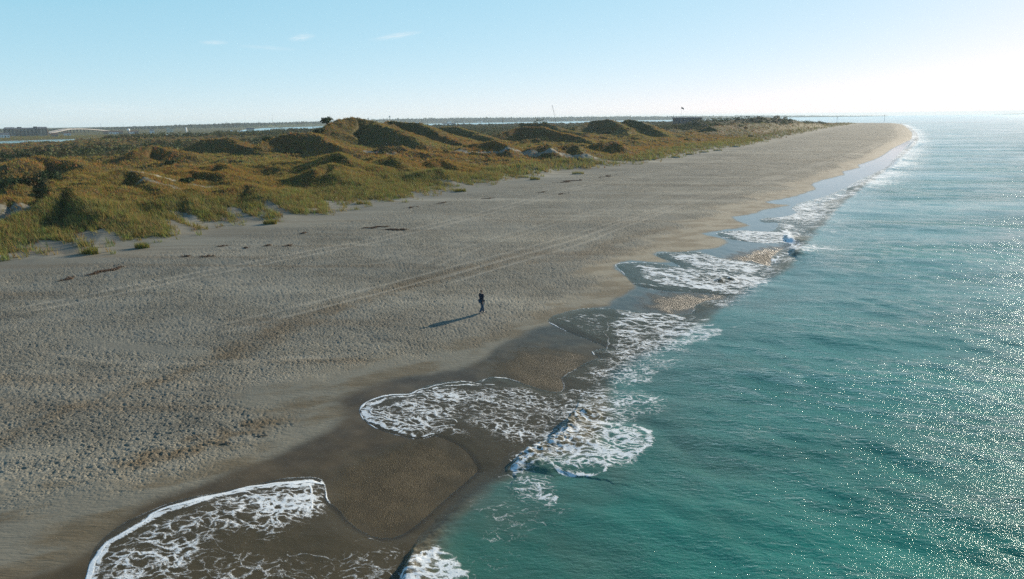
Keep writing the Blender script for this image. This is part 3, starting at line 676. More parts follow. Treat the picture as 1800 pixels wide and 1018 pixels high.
    b5 = m.bump(m.noise(p, 9, 4, .6), .012, .5, b4)
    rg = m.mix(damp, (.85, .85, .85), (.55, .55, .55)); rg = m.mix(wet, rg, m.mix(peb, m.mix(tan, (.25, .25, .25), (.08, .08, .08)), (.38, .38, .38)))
    nw = m.n('ShaderNodeMix', data_type='VECTOR'); m.put(nw.inputs[0], 0)
    sp = m.math('MULTIPLY', m.mr(wet, 0, 1, .12, m.mr(tan, 0, 1, .10, .6)), m.math('SUBTRACT', 1., m.math('MULTIPLY', peb, m.mr(tan, 0, 1, .5, .95))))  # wet sheen raised with camera distance, standing in for grazing sky reflections
    return m.fin(m.bsdf(col, rg, b5, sp))

def sea_material():
    m = NT_('sea water and foam'); p = m.pos()
    turb, brown, dens, band = m.attr('A'); flow, rough, dep, _ = m.attr('B'); murk = m.attr('Cm')[0]
    # wind ripples
    q1 = m.map(p, (.75, 1.5, 1), R(22)); q2 = m.map(p, (.8, 1.4, 1), R(-8)); q3 = m.map(p, (.35, 1.1, 1), R(12))
    calm = m.mr(m.noise(m.map(p, (.4, 1, 1), R(15)), .045, 4, .6), .35, .65, .45, 1.15)
    h = m.math('ADD', m.math('MULTIPLY', m.noise(q1, 2.5, 6, .64, .5), .85), m.math('ADD', m.math('MULTIPLY', m.noise(q2, 5.0, 4, .6, .3), .34), m.math('MULTIPLY', m.noise(q3, .7, 3, .5), 1.0)))
    b = m.bump(h, .09, m.math('MULTIPLY', m.mr(turb, 0, .8, .25, 1.), calm))
    # water body
    body = m.mix(m.mr(m.noise(m.map(p, (.5, 1, 1), R(10)), .07, 4), .35, .65), (.004, .112, .074), (.012, .185, .136))
    body = m.mix(m.math('MULTIPLY', brown, m.mr(m.noise(p, .25, 4), .3, .7, .5, 1.)), body, (.085, .115, .078))
    body = m.mix(m.mr(m.math('ADD', turb, 0.), .02, .35, 1, 0), body, (.130, .108, .064))
    lw = m.n('ShaderNodeFresnel'); lw.inputs[0].default_value = 1.33; m.put(lw.inputs['Normal'], m.bump(h, .12, m.math('MULTIPLY', m.mr(turb, 0, .8, .25, 1.), calm)))
    dif = m.bsdf(body, 1., b, 0.0)
    tr = m.n('ShaderNodeBsdfTransparent'); m.put(tr.inputs[0], m.mix(m.mr(dep, 0, .2), (.97, .96, .93), (.62, .70, .58)))
    op = m.mr(turb, .0, .62, .0, 1.)
    op = m.math('MAXIMUM', m.math('MAXIMUM', op, m.mr(dep, .012, .075, 0, .97)), murk)
    mx = m.n('ShaderNodeMixShader'); m.put(mx.inputs[0], op); m.t.links.new(tr.outputs[0], mx.inputs[1]); m.t.links.new(dif, mx.inputs[2])
    gl = m.n('ShaderNodeBsdfGlossy'); m.put(gl.inputs['Roughness'], rough); m.put(gl.inputs['Normal'], b); gl.inputs[0].default_value = (.86, .98, 1, 1)
    mg = m.n('ShaderNodeMixShader'); m.put(mg.inputs[0], m.math('MULTIPLY', lw.outputs[0], m.mr(turb, 0, .3, .42, 1.))); m.t.links.new(mx.outputs[0], mg.inputs[1]); m.t.links.new(gl.outputs[0], mg.inputs[2])
    # foam: webs of bubbles, stretched along the run of the water
    wv = m.n('ShaderNodeTexNoise'); m.put(wv.inputs['Vector'], p); wv.inputs['Scale'].default_value = .9; wv.inputs['Detail'].default_value = 4
    ofs = m.n('ShaderNodeVectorMath', operation='SUBTRACT'); m.t.links.new(wv.outputs['Color'], ofs.inputs[0]); ofs.inputs[1].default_value = (.5, .5, .5)
    sc = m.n('ShaderNodeVectorMath', operation='SCALE'); m.t.links.new(ofs.outputs[0], sc.inputs[0]); sc.inputs['Scale'].default_value = 1.5
    ad = m.n('ShaderNodeVectorMath', operation='ADD'); m.t.links.new(sc.outputs[0], ad.inputs[0]); m.t.links.new(p, ad.inputs[1])
    def web(rz, sx, k=1.):
        c = m.map(ad.outputs[0], (sx * k, k, k), rz)
        n = m.noise(c, 1.15, 6, .6); r1 = m.math('SUBTRACT', 1., m.math('MULTIPLY', m.math('ABSOLUTE', m.math('SUBTRACT', n, .5)), 5.5), clamp=True)
        e = m.voro(c, 1.7, 'DISTANCE_TO_EDGE'); r2 = m.math('SUBTRACT', 1., m.math('MULTIPLY', e, 3.6), clamp=True)
        f = m.noise(c, 5.5, 5, .65); r3 = m.math('SUBTRACT', 1., m.math('MULTIPLY', m.math('ABSOLUTE', m.math('SUBTRACT', f, .5)), 6.), clamp=True)
        return m.math('ADD', m.math('MULTIPLY', r1, .36), m.math('ADD', m.math('MULTIPLY', r2, .46), m.math('MULTIPLY', r3, .24)))
    wa = web(R(14), .5, 1.7); wb = web(R(-44), .30)
    fl = m.n('ShaderNodeMix', data_type='FLOAT'); m.put(fl.inputs[0], flow); m.put(fl.inputs[2], wa); m.put(fl.inputs[3], wb)
    patch = m.noise(m.map(p, (.5, 1, 1), R(14)), .55, 4, .6)
    dd = m.math('ADD', dens, m.math('MULTIPLY', m.math('SUBTRACT', patch, .5), m.mr(dens, .02, .3, 0, .8)))
    f1 = m.mr(m.math('ADD', fl.outputs[0], dd), 1.10, 1.42)
    f1 = m.math('MULTIPLY', f1, m.mr(dens, .04, .2))
    bub = m.math('ADD', m.math('MULTIPLY', m.noise(p, 7, 5, .7), .6), m.math('MULTIPLY', m.noise(p, 1.8, 4, .6), .4))
    f2 = m.mr(m.math('ADD', band, m.math('MULTIPLY', m.math('SUBTRACT', bub, .5), m.mr(band, .98, .3, .5, 1.9))), .30, .85)
    f2 = m.math('MULTIPLY', f2, m.mr(band, .03, .15))
    # stray flecks on the open water by the shore
    fk = m.math('MULTIPLY', m.mr(m.noise(m.map(p, (.5, 1, 1), R(14)), 3.2, 5, .7), .70, .76), m.mr(m.noise(p, .16, 3), .50, .66, 0, .9))
    fk = m.math('MULTIPLY', fk, m.mr(brown, .0, .25))
    fo = m.math('MAXIMUM', m.math('MAXIMUM', m.math('MULTIPLY', f1, .9), f2), fk)
    fb = m.bump(m.math('ADD', fo, m.math('MULTIPLY', bub, .5)), .06, 1.)
    fcol = m.mix(m.mr(m.noise(p, 3, 5, .7), .3, .7), (.62, .68, .70), (.84, .87, .87))
    foam = m.bsdf(fcol, .75, fb, .25)
    mf = m.n('ShaderNodeMixShader'); m.put(mf.inputs[0], m.math('MULTIPLY', fo, .96)); m.t.links.new(mg.outputs[0], mf.inputs[1]); m.t.links.new(foam, mf.inputs[2])
    return m.fin(mf.outputs[0])
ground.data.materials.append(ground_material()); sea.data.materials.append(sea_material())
# ---------------------------------------------------------------- sea air
hz = bpy.data.meshes.new('haze'); bmh = bmesh.new(); bmesh.ops.create_cube(bmh, size=1)
for v in bmh.verts: v.co = (v.co.x * 50000, v.co.y * 50000, -46 + (v.co.z + .5) * 111)
bmh.to_mesh(hz); bmh.free(); hzo = bpy.data.objects.new('haze', hz); C.objects.link(hzo); hzo['kind'] = 'stuff'
hm = bpy.data.materials.new('sea haze'); hm.use_nodes = True; hm.node_tree.nodes.clear()
ho = hm.node_tree.nodes.new('ShaderNodeOutputMaterial'); pv_ = hm.node_tree.nodes.new('ShaderNodeVolumePrincipled')
pv_.inputs['Color'].default_value = (.80, .93, 1.0, 1); pv_.inputs['Density'].default_value = 8e-5; pv_.inputs['Anisotropy'].default_value = .1
hm.node_tree.links.new(pv_.outputs[0], ho.inputs[1]); hz.materials.append(hm)
# ---------------------------------------------------------------- helpers for things
def mat(name, col, rough=.7, metal=0., bumpy=None):
    m = NT_(name); p = m.pos(); n = m.noise(p, bumpy or 2., 4, .6)
    c = m.mix(m.mr(n, .3, .7), tuple(v * .82 for v in col), tuple(min(1, v * 1.12) for v in col))
    return m.fin(m.bsdf(c, rough, None, .4, Metallic=metal))
def mesh_from(name, V, Fc, m, cols=None, smooth=False):
    me = bpy.data.meshes.new(name); V = np.asarray(V, np.float32); Fc = np.asarray(Fc, np.int32); k = Fc.shape[1]
    me.vertices.add(len(V)); me.vertices.foreach_set('co', V.ravel())
    me.loops.add(Fc.size); me.loops.foreach_set('vertex_index', Fc.ravel())
    me.polygons.add(len(Fc)); me.polygons.foreach_set('loop_start', np.arange(len(Fc), dtype=np.int32) * k); me.polygons.foreach_set('loop_total', np.full(len(Fc), k, np.int32))
    me.update(calc_edges=True)
    if cols is not None:
        a = me.attributes.new('Col', 'FLOAT_COLOR', 'POINT'); b = np.ones((len(V), 4), np.float32); b[:, :3] = cols; a.data.foreach_set('color', b.ravel())
    if smooth: me.polygons.foreach_set('use_smooth', np.ones(len(Fc), bool))
    o = bpy.data.objects.new(name, me); C.objects.link(o); me.materials.append(m); return o
def leaf_material(name, trans=.35):
    m = NT_(name); q = m.n('ShaderNodeAttribute', attribute_name='Col')
    a = m.bsdf(q.outputs['Color'], .75, None, .15); t = m.n('ShaderNodeBsdfTranslucent'); m.t.links.new(q.outputs['Color'], t.inputs[0])
    x_ = m.n('ShaderNodeMixShader'); x_.inputs[0].default_value = trans; m.t.links.new(a, x_.inputs[1]); m.t.links.new(t.outputs[0], x_.inputs[2])
    return m.fin(x_.outputs[0])
def tag(o, label=None, cat=None, group=None, kind=None):
    for k, v in (('label', label), ('category', cat), ('group', group), ('kind', kind)):
        if v: o[k] = v
    return o

# ---------------------------------------------------------------- dune grass: blades in tufts, thinner and fewer on bare sand
covG = cov.astype(np.float32); huG = hue.astype(np.float32); grG = green.astype(np.float32); tkG = thick.astype(np.float32)
GM = leaf_material('grass blades')
gr = np.random.default_rng(5)
def scatter(n, rmin, rmax, power=1.0):
    t = np.radians(gr.uniform(-43, 40, n)); u = gr.uniform(0, 1, n); r = (rmin ** power + u * (rmax ** power - rmin ** power)) ** (1 / power)
    return r * np.sin(t), r * np.cos(t), r
def grass(n, rmin, rmax, hgt, wid, nb, power, name, label):
    gx, gy, r = scatter(n, rmin, rmax, power)
    c = glook(gx, gy, covG); g = glook(gx, gy, grG); tk = glook(gx, gy, tkG); hu = glook(gx, gy, huG)
    dn = np.clip(.5 + fbm(gx * .45, gy * .45, 3) * .9, 0, 1)
    ok = (gr.uniform(0, 1, n) < (c * 1.1 - .08) * (.45 + .75 * dn)) & (tk < .6)
    ok |= (gr.uniform(0, 1, n) < .12 * ss(c, .02, .2)) & (tk < .6)
    gx, gy, r, g, hu, dn = (a[ok] for a in (gx, gy, r, g, hu, dn)); n = len(gx)
    gz = glook(gx, gy) - .05
    big = gr.uniform(.6, 1.35, n) * (.65 + .5 * g) * (.7 + .6 * dn)
    # colour of each tuft
    grn = np.stack([gr.uniform(.15, .31, n), gr.uniform(.15, .26, n), gr.uniform(.045, .085, n)], -1)
    rst = np.stack([gr.uniform(.20, .40, n), gr.uniform(.13, .245, n), gr.uniform(.035, .065, n)], -1)
    olv = np.stack([gr.uniform(.18, .38, n), gr.uniform(.145, .285, n), gr.uniform(.04, .085, n)], -1)
    k = ss(hu + gr.normal(0, .12, n), .35, .6)[:, None]; col = olv * (1 - k) + rst * k
    gg = ss(g + gr.normal(0, .15, n), .3, .7)[:, None]; col = (col * (1 - gg) + grn * gg) * (.8 if rmin > 300 else 1.0)
    V = []; CC = []
    for b in range(nb):
        a = gr.uniform(0, 2 * math.pi, n); ln = hgt * big * gr.uniform(.6, 1.1, n); lean = gr.uniform(.15, .75, n); sp = gr.uniform(0, .25, n) * np.sqrt(hgt / .7)
        ax, ay = np.cos(a), np.sin(a); bx = gx + ax * sp; by = gy + ay * sp; w_ = wid * gr.uniform(.6, 1.2, n) * .5
        tx = bx + ax * ln * lean + .25 * ln * -.7; ty = by + ay * ln * lean; tz = gz + ln * np.sqrt(np.maximum(1 - lean ** 2 * .7, .2))
        px_, py_ = -ay * w_, ax * w_
        V.append(np.stack([np.stack([bx - px_, by - py_, gz], -1), np.stack([bx + px_, by + py_, gz], -1), np.stack([tx, ty, tz], -1)], 1))
        sh = gr.uniform(.75, 1.25, (n, 1, 1)); CC.append(np.repeat(col[:, None, :], 3, 1) * sh)
    V = np.concatenate(V).reshape(-1, 3); CC = np.concatenate(CC).reshape(-1, 3)
    o = mesh_from(name, V, np.arange(len(V)).reshape(-1, 3), GM, CC)
    return tag(o, label, None, None, 'stuff')
grass(260000, 76, 175, .72, .075, 5, 1.6, 'dune_grass', 'sea oats and beach grass on the near dunes')
grass(190000, 170, 420, 1.0, .17, 4, 1.3, 'dune_grass', 'rusty and green grass on the higher dunes behind')
grass(100000, 400, 1250, 1.3, .38, 4, 1.0, 'dune_grass', 'grass on the far dunes towards the point')

# ---------------------------------------------------------------- shrubs: clouds of small leaves
def leaf_cloud(cx, cy, cz, rx, rz, nl, size, col, g=gr):
    """leaf triangles filling an uneven crown; all arrays of length n"""
    n = len(cx)
    d = g.normal(size=(n, nl, 3)); d /= np.linalg.norm(d, axis=-1, keepdims=True); d[..., 2] = np.abs(d[..., 2]) * 1.0 - .15
    lob = 1 + .28 * np.sin(3 * np.arctan2(d[..., 1], d[..., 0]) + g.uniform(0, 6, (n, 1))) * (1 - np.abs(d[..., 2]))
    rad = g.uniform(.55, 1.05, (n, nl)) * lob
    c = np.stack([cx[:, None] + d[..., 0] * rad * rx[:, None], cy[:, None] + d[..., 1] * rad * rx[:, None], cz[:, None] + d[..., 2] * rad * rz[:, None]], -1)
    nrm = d + g.normal(0, .55, d.shape); u = np.cross(nrm, g.normal(size=d.shape)); u /= np.linalg.norm(u, axis=-1, keepdims=True) + 1e-6
    v = np.cross(nrm, u); v /= np.linalg.norm(v, axis=-1, keepdims=True) + 1e-6
    s = (size[:, None] * g.uniform(.6, 1.3, (n, nl)))[..., None]
    V = np.stack([c - u * s - v * s * .6, c + u * s - v * s * .6, c + v * s], 2)
    sh = g.uniform(.6, 1.4, (n, nl, 1, 1)); CC = np.broadcast_to(col[:, None, None, :], (n, nl, 3, 3)) * sh
    return V.reshape(-1, 3), CC.reshape(-1, 3)
SM = leaf_material('shrub leaves', .2)
def shrubs(n, rmin, rmax, nl, rad, ls, power, label, tmin=.4):
    gx, gy, r = scatter(n, rmin, rmax, power); tk = glook(gx, gy, tkG); c = glook(gx, gy, covG); sl = glook(gx, gy, SL); g = glook(gx, gy, grG)
    ok = (gr.uniform(0, 1, n) < tk * 1.2 - .1) & (sl > 6) & (c > .05) | ((gr.uniform(0, 1, n) < .018) & (c > .5) & (g < .4))
    gx, gy, tk = gx[ok], gy[ok], tk[ok]; n = len(gx); gz = glook(gx, gy)
    hv = np.minimum(gr.lognormal(0, .5, n), 1.7 if rmin < 320 else 1.35); rx = rad * hv * (.6 + .5 * tk); rz = rx * gr.uniform(.7, 1.2, n) * (.55 + .5 * tk)
    k = np.clip(.5 + fbm(gx * .02, gy * .02, 3) * 1.3 + gr.normal(0, .2, n), 0, 1)[:, None]; k2 = (gr.uniform(0, 1, (n, 1)) < .16)
    col = np.array([.034, .055, .022]) * (1 - k) + np.array([.11, .115, .042]) * k; col = np.where(k2, np.array([.10, .07, .032]), col)
    V, CC = leaf_cloud(gx, gy, gz, rx, rz, nl, np.full(n, ls), col)
    o = mesh_from('shrub_thicket', V, np.arange(len(V)).reshape(-1, 3), SM, CC); tag(o, label, None, None, 'stuff'); return o
shrubs(30000, 110, 330, 70, 1.0, .20, 1.4, 'low dark thicket of evergreen shrubs between the dunes')
shrubs(26000, 320, 1250, 46, 2.6, .55, 1.25, 'dark maritime thicket behind the dunes')
shrubs(16000, 1200, 2000, 24, 2.3, 1.1, 1.1, 'far dark thicket towards the sound')
# ---------------------------------------------------------------- small builders
class MB:
    def __init__(s): s.bm = bmesh.new()
    def box(s, cx, cy, cz, sx, sy, sz, rz=0., taper=1.):
        M = Matrix.Translation((cx, cy, cz)) @ Matrix.Rotation(rz, 4, 'Z') @ Matrix.Diagonal((sx, sy, sz, 1))
        r = bmesh.ops.create_cube(s.bm, size=1)
        for v in r['verts']:
            if v.co.z > 0: v.co.x *= taper; v.co.y *= taper
        bmesh.ops.transform(s.bm, matrix=M, verts=r['verts']); return s
    def tube(s, a, b, r0, r1=None, seg=8):
        a, b = Vector(a), Vector(b); d = b - a; r1 = r0 if r1 is None else r1
        M = Matrix.Translation((a + b) / 2) @ d.to_track_quat('Z', 'Y').to_matrix().to_4x4()
        bmesh.ops.create_cone(s.bm, cap_ends=True, segments=seg, radius1=r0, radius2=r1, depth=d.length, matrix=M); return s
    def ball(s, c, r, sz=1., u=16, v=10):
        bmesh.ops.create_uvsphere(s.bm, u_segments=u, v_segments=v, radius=r, matrix=Matrix.Translation(c) @ Matrix.Diagonal((1, 1, sz, 1))); return s
    def gable(s, cx, cy, cz, sx, sy, h, rz=0., over=.3):
        hx, hy = sx / 2 + over, sy / 2 + over; M = Matrix.Translation((cx, cy, cz)) @ Matrix.Rotation(rz, 4, 'Z')
        v = [s.bm.verts.new(M @ Vector(q)) for q in ((-hx, -hy, 0), (hx, -hy, 0), (hx, hy, 0), (-hx, hy, 0), (-hx, 0, h), (hx, 0, h))]
        for f in ((0, 1, 5, 4), (2, 3, 4, 5), (0, 4, 3), (1, 2, 5), (3, 2, 1, 0)): s.bm.faces.new([v[i] for i in f])
        return s
    def done(s, name, m, parent=None, smooth=False):
        bmesh.ops.recalc_face_normals(s.bm, faces=s.bm.faces)
        me = bpy.data.meshes.new(name); s.bm.to_mesh(me); s.bm.free(); me.materials.append(m)
        if smooth:
            for f in me.polygons: f.use_smooth = True
        o = bpy.data.objects.new(name, me); C.objects.link(o); o.parent = parent; return o
def thing(name, px, py, Dd, label, cat, group=None, z=None, face=True):
    """an Empty standing on the ground at photo column px, horizontal distance Dd, turned towards the camera"""
    q = ray(px, py); az = math.atan2(q[0], q[1]); X, Y = Dd * math.sin(az), Dd * math.cos(az)
    g = float(glook(X, Y)[0]); wd = -float(drop(np.array(Dd)))
    o = bpy.data.objects.new(name, None); C.objects.link(o); o.location = (X, Y, (max(g, wd) if z is None else z) - .05)
    o.rotation_euler.z = -az if face else 0; tag(o, label, cat, group); return o
def topz(px, py, Dd): return at(px, py, Dd)[2]
M_ = dict(white=mat('white paint', (.78, .78, .75), .5), cream=mat('cream wall', (.62, .57, .45)), tan=mat('tan wall', (.34, .29, .23)), roof=mat('grey roof', (.12, .13, .14)), brownroof=mat('brown roof', (.16, .10, .07)),
          conc=mat('pale concrete', (.24, .235, .225)), steel=mat('grey steel', (.25, .27, .28), .5, .4), dark=mat('dark steel', (.06, .065, .07), .6), win=mat('window glass', (.04, .05, .06), .15), hull=mat('blue hull', (.05, .13, .20), .5),
          red=mat('red paint', (.45, .05, .04), .5), wood=mat('weathered wood', (.16, .12, .085), .85), tank=mat('pale tank', (.28, .33, .36), .5))

# hotel block on the far bank
t = thing('hotel_building', 46, 230, 1290, 'large grey apartment hotel with a lumpy roofline on the far bank at left', 'building')
bz = t.location.z; hh = topz(46, 226.5, 1290) - bz
MB().box(0, 0, hh / 2, 56, 16, hh).box(20, -3, hh / 2 - .4, 12, 18, hh - .8).box(-20, -3, hh / 2 - .4, 12, 18, hh - .8).done('wall', M_['tan'], t)
r_ = MB().gable(20, -3, hh, 12, 18, 2.6, R(0)).gable(-20, -3, hh, 12, 18, 2.6).gable(0, 0, hh + .02, 54, 16, 1.6).box(12, 0, hh + 2, 5, 6, 2.4).box(-8, 0, hh + 1.8, 6, 6, 2).done('roof', M_['roof'], t)
for fl in range(4):
    for k in range(12):
        MB().box(-25.3 + k * 4.6, -8.05 if -13 < -25.3 + k * 4.6 < 13 else -12.05, 2 + fl * (hh - 2) / 4 + .6, 2.2, .3, 1.5).done('window', M_['win'], t)
for fl in range(4): MB().box(0, -8.6, 1.2 + fl * (hh - 2) / 4, 25, 1.1, .18).done('balcony', M_['conc'], t)
# bridge
t = thing('road_bridge', 140, 230, 1500, 'long pale arched road bridge beside the hotel block', 'bridge', z=0.)
o0 = Vector(t.location); t.location = (0, 0, 0); t.rotation_euler.z = 0
bp = [(82, 234.0), (95, 231.6), (108, 228.8), (118, 227.2), (135, 226.6), (155, 227.3), (180, 229.4), (204, 231.2)]
bp = [Vector(at(px, py, 1450 + (px - 82) * 4.5)) for px, py in bp]
bl = smoothline([tuple(v) for v in bp], 3); deck = MB(); rail = MB()
for a, b in zip(bl[:-1], bl[1:]):
    a, b = Vector(a), Vector(b); d = (b - a); n = Vector((-d.y, d.x, 0)).normalized() * 5.5
    for z0, z1, mbx, s0, s1 in ((-1.0, 0, deck, -1, 1), (0, .7, rail, -1, -.95), (0, .7, rail, .95, 1)):
        vs = [mbx.bm.verts.new(q) for q in (a + n * s0 + Vector((0, 0, z0)), b + n * s0 + Vector((0, 0, z0)), b + n * s1 + Vector((0, 0, z0)), a + n * s1 + Vector((0, 0, z0)),
                                            a + n * s0 + Vector((0, 0, z1)), b + n * s0 + Vector((0, 0, z1)), b + n * s1 + Vector((0, 0, z1)), a + n * s1 + Vector((0, 0, z1)))]
        for f in ((0, 1, 2, 3), (7, 6, 5, 4), (0, 4, 5, 1), (1, 5, 6, 2), (2, 6, 7, 3), (3, 7, 4, 0)): mbx.bm.faces.new([vs[i] for i in f])
deck.done('deck', M_['conc'], t); rail.done('parapet', M_['conc'], t)
for p_ in bl[1:-1]:
    if p_[2] - 1.6 > .5: MB().box(p_[0], p_[1], (p_[2] - 1.1) / 2, 2.2, 7, p_[2] - 1.0 - .1, math.atan2(p_[0], -p_[1])).done('pier', M_['conc'], t)
def mast(px, ytop, Dd, label, name='radio_mast', w_=.5):
    t = thing(name, px, ytop, Dd, label, 'mast', 'thin masts on the horizon'); h = topz(px, ytop, Dd) - t.location.z
    pole = MB(); n = 8
    for s_ in (-1, 1):
        for q in (-1, 1): pole.tube((s_ * w_, q * w_, 0), (s_ * w_ * .4, q * w_ * .4, h), .12, .1, 5)
    for k in range(n): z = h * k / n; e = w_ * (1 - .6 * k / n); pole.tube((-e, -e, z), (e, -e, z + h / n), .08, seg=4).tube((e, e, z), (-e, e, z + h / n), .08, seg=4)
    pole.done('lattice', M_['steel'], t); MB().tube((0, 0, h), (0, 0, h * 1.06 + .5), .1, .05).done('antenna', M_['dark'], t)
mast(177, 218, 2350, 'thin faint mast above the trees just right of the bridge'); mast(216, 218, 2350, 'thin faint mast above the trees left of the white dome')
mast(478, 202, 2550, 'tallest thin mast, standing left of the big dune', w_=1.0); mast(455, 211, 2550, 'short faint mast beside the tallest mast')
def house(px, py, Dd, w_, d_, h_, label, group=None, wm='white', rm='roof', rz=0., nm='house'):
    t = thing(nm, px, py, Dd, label, 'house', group); t.rotation_euler.z += rz
    MB().box(0, 0, h_ / 2, w_, d_, h_).done('wall', M_[wm], t); MB().gable(0, 0, h_ + .01, w_, d_, d_ * .35).done('roof', M_[rm], t)
    for k in range(max(2, int(w_ / 3))):
        MB().box(-w_ / 2 + (k + .5) * w_ / max(2, int(w_ / 3)), -d_ / 2 - .03, h_ * .55, 1.1, .15, 1.3).done('window', M_['win'], t)
    MB().box(w_ * .1, -d_ / 2 - .05, 1.0, 1.0, .2, 2.0).done('door', M_['dark'], t); return t
# white dome / radar, tank, buildings on the far bank
t = thing('radar_dome', 226, 230, 1320, 'round white dome on a stand among the far trees', 'dome'); h = topz(226, 228.5, 1320) - t.location.z
MB().ball((0, 0, h), 2.3, 1.).done('dome', M_['white'], t, True); MB().tube((0, 0, 0), (0, 0, h - 1), 1.1, .9).done('stand', M_['conc'], t)
t = thing('storage_tank', 327, 226, 1450, 'upright white tank standing alone on the far bank', 'tank'); h = max(topz(327, 224.5, 1450) - t.location.z, 4)
MB().tube((0, 0, 0), (0, 0, h), 1.5, seg=20).done('shell', M_['white'], t, False); MB().tube((0, 0, h), (0, 0, h + .7), 1.5, .2, 20).done('lid', M_['white'], t)
t = thing('harbour_building', 297, 226, 1440, 'cream flat roofed building with two steps on the far bank', 'building'); h = max(topz(296, 224, 1440) - t.location.z, 5)
MB().box(-1.5, 0, h / 2, 6, 9, h).box(4, 0, h * .35, 5.5, 9, h * .7).done('wall', M_['cream'], t); MB().box(-1.5, 0, h + .15, 6.4, 9.4, .3).box(4.2, 0, h * .7 + .15, 5.6, 9.4, .3).done('roof', M_['roof'], t)
for k in range(4): MB().box(-3.6 + k * 2.6, -4.52, h * .45, 1.1, .15, 1.2).done('window', M_['win'], t)
house(267, 231, 1350, 7, 6, 4.5, 'small white house right of the white dome'); house(6, 235, 1120, 12, 8, 4, 'pale low house at the left edge of the far bank')
house(118, 234, 1250, 9, 7, 3.5, 'small white house under the bridge arch', None, 'white', 'brownroof'); house(96, 236, 1150, 8, 7, 3.2, 'small brown roofed house at the foot of the bridge', None, 'tan', 'brownroof')
for px, w_ in ((186, 7), (195, 6), (205, 9), (212, 7), (233, 8), (240, 6)): house(px, 234, 1300 + (px % 7) * 12, w_, 6, 3.4, 'small house half hidden among trees on the far bank', 'houses among the far trees', ('tan', 'white')[px % 2], 'brownroof')
# the marina: moored boats
def boat(px, py, Dd, L_, label, group, z=0.):
    t = thing('moored_boat', px, py, Dd, label, 'boat', group, z=-float(drop(np.array(Dd)))); b = bmesh.new()
    st = [(-.5, .16, 0), (-.2, .2, 0), (.2, .18, .02), (.5, .01, .06)]; rows = []
    for x_, hw, up in st: rows.append([b.verts.new((x_ * L_, s_ * hw * L_, .09 * L_ + up * L_)) for s_ in (-1, 1)] + [b.verts.new((x_ * L_ * .92, s_ * hw * .6 * L_, -.2)) for s_ in (1, -1)])
    for A, B in zip(rows[:-1], rows[1:]):
        for i in range(4): b.faces.new((A[i], A[(i + 1) % 4], B[(i + 1) % 4], B[i]))
    b.faces.new(rows[0]); b.faces.new(rows[-1][::-1]); m_ = MB(); m_.bm.free(); m_.bm = b; m_.done('hull', M_['white'], t)
    MB().box(-.03 * L_, 0, .17 * L_, .38 * L_, .24 * L_, .16 * L_, taper=.8).done('cabin', M_['white'], t); MB().box(.15 * L_, 0, .18 * L_, .03 * L_, .2 * L_, .06 * L_).done('windscreen', M_['win'], t)
    return t
for i, px in enumerate((396, 401, 407, 412, 419, 425, 433)): boat(px, 230, 1400 + (i * 37) % 90, 8 + (i % 3) * 2, 'small white boat moored in the marina across the sound', 'boats moored in the marina')
house(440, 229, 1480, 14, 8, 4, 'pale marina shed beside the moored boats', None, 'cream', 'roof', nm='marina_shed')
# water tower
t = thing('water_tower', 685, 205, 4400, 'bulb shaped water tower rising above the far trees behind the big dune', 'water tower'); h = topz(685, 203.6, 4400) - t.location.z
MB().ball((0, 0, h - 5), 5.8, .82, 20, 12).done('tank', M_['tank'], t, True); MB().tube((0, 0, 0), (0, 0, h - 8), 2.2, 1.5, 12).done('stem', M_['tank'], t)
for a in range(5): MB().tube((math.cos(a * 1.257) * 7, math.sin(a * 1.257) * 7, 0), (math.cos(a * 1.257) * 5, math.sin(a * 1.257) * 5, h - 6), .35, seg=6).done('leg', M_['tank'], t)
t = thing('distant_tower', 647, 208, 4300, 'small tower barely showing behind the crest of the big dune', 'tower'); h = topz(647, 207.6, 4300) - t.location.z
MB().box(0, 0, h / 2, 7, 7, h).done('shaft', M_['tan'], t); MB().box(0, 0, h + .5, 9, 9, 1).done('cap', M_['roof'], t)
# ship in the sound
t = thing('work_ship', 789, 217, 3000, 'blue hulled ship with white superstructure on the sound beyond the dunes', 'ship', z=-float(drop(np.array(3000.))) - .1)
b = bmesh.new(); L_ = 58; rows = []
for x_, hw, up in ((-.5, .07, 0), (-.42, .085, 0), (.3, .085, .01), (.5, .005, .035)): rows.append([b.verts.new((x_ * L_, s_ * hw * L_, .07 * L_ + up * L_)) for s_ in (-1, 1)] + [b.verts.new((x_ * L_ * .94, s_ * hw * .7 * L_, -.5)) for s_ in (1, -1)])
for A, B in zip(rows[:-1], rows[1:]):
    for i in range(4): b.faces.new((A[i], A[(i + 1) % 4], B[(i + 1) % 4], B[i]))
b.faces.new(rows[0]); b.faces.new(rows[-1][::-1]); m_ = MB(); m_.bm.free(); m_.bm = b; m_.done('hull', M_['hull'], t)
MB().box(2, 0, 6.6, 18, 8, 5).box(3, 0, 10.3, 11, 7, 2.4).done('superstructure', M_['white'], t); MB().box(-4, 0, 12.5, 3, 3, 4).done('funnel', M_['hull'], t)
MB().tube((4, 0, 11.5), (4, 0, 18), .3, .15).done('mast', M_['steel'], t); MB().box(3, -3.53, 10.4, 9, .1, .9).done('bridge_window', M_['win'], t)
MB().tube((-20, 0, 4), (-12, 0, 12), .4).tube((-20, 0, 4), (-20, 0, 9), .4).done('derrick', M_['steel'], t)
# white structures behind the dunes
house(932, 213, 830, 5.5, 5, 2.6, 'bright white gabled hut showing above the dune scrub left of the crane', None, 'white', 'white', R(30), 'white_hut')
house(961, 213, 840, 3, 4, 2.8, 'narrow white hut showing between bushes just left of the crane', None, 'white', 'white', R(-15), 'white_hut'); house(1050, 211, 700, 4.5, 4, 2.4, 'white hut showing at the top of a dune right of the crane', None, 'white', 'white', R(20), 'white_hut')
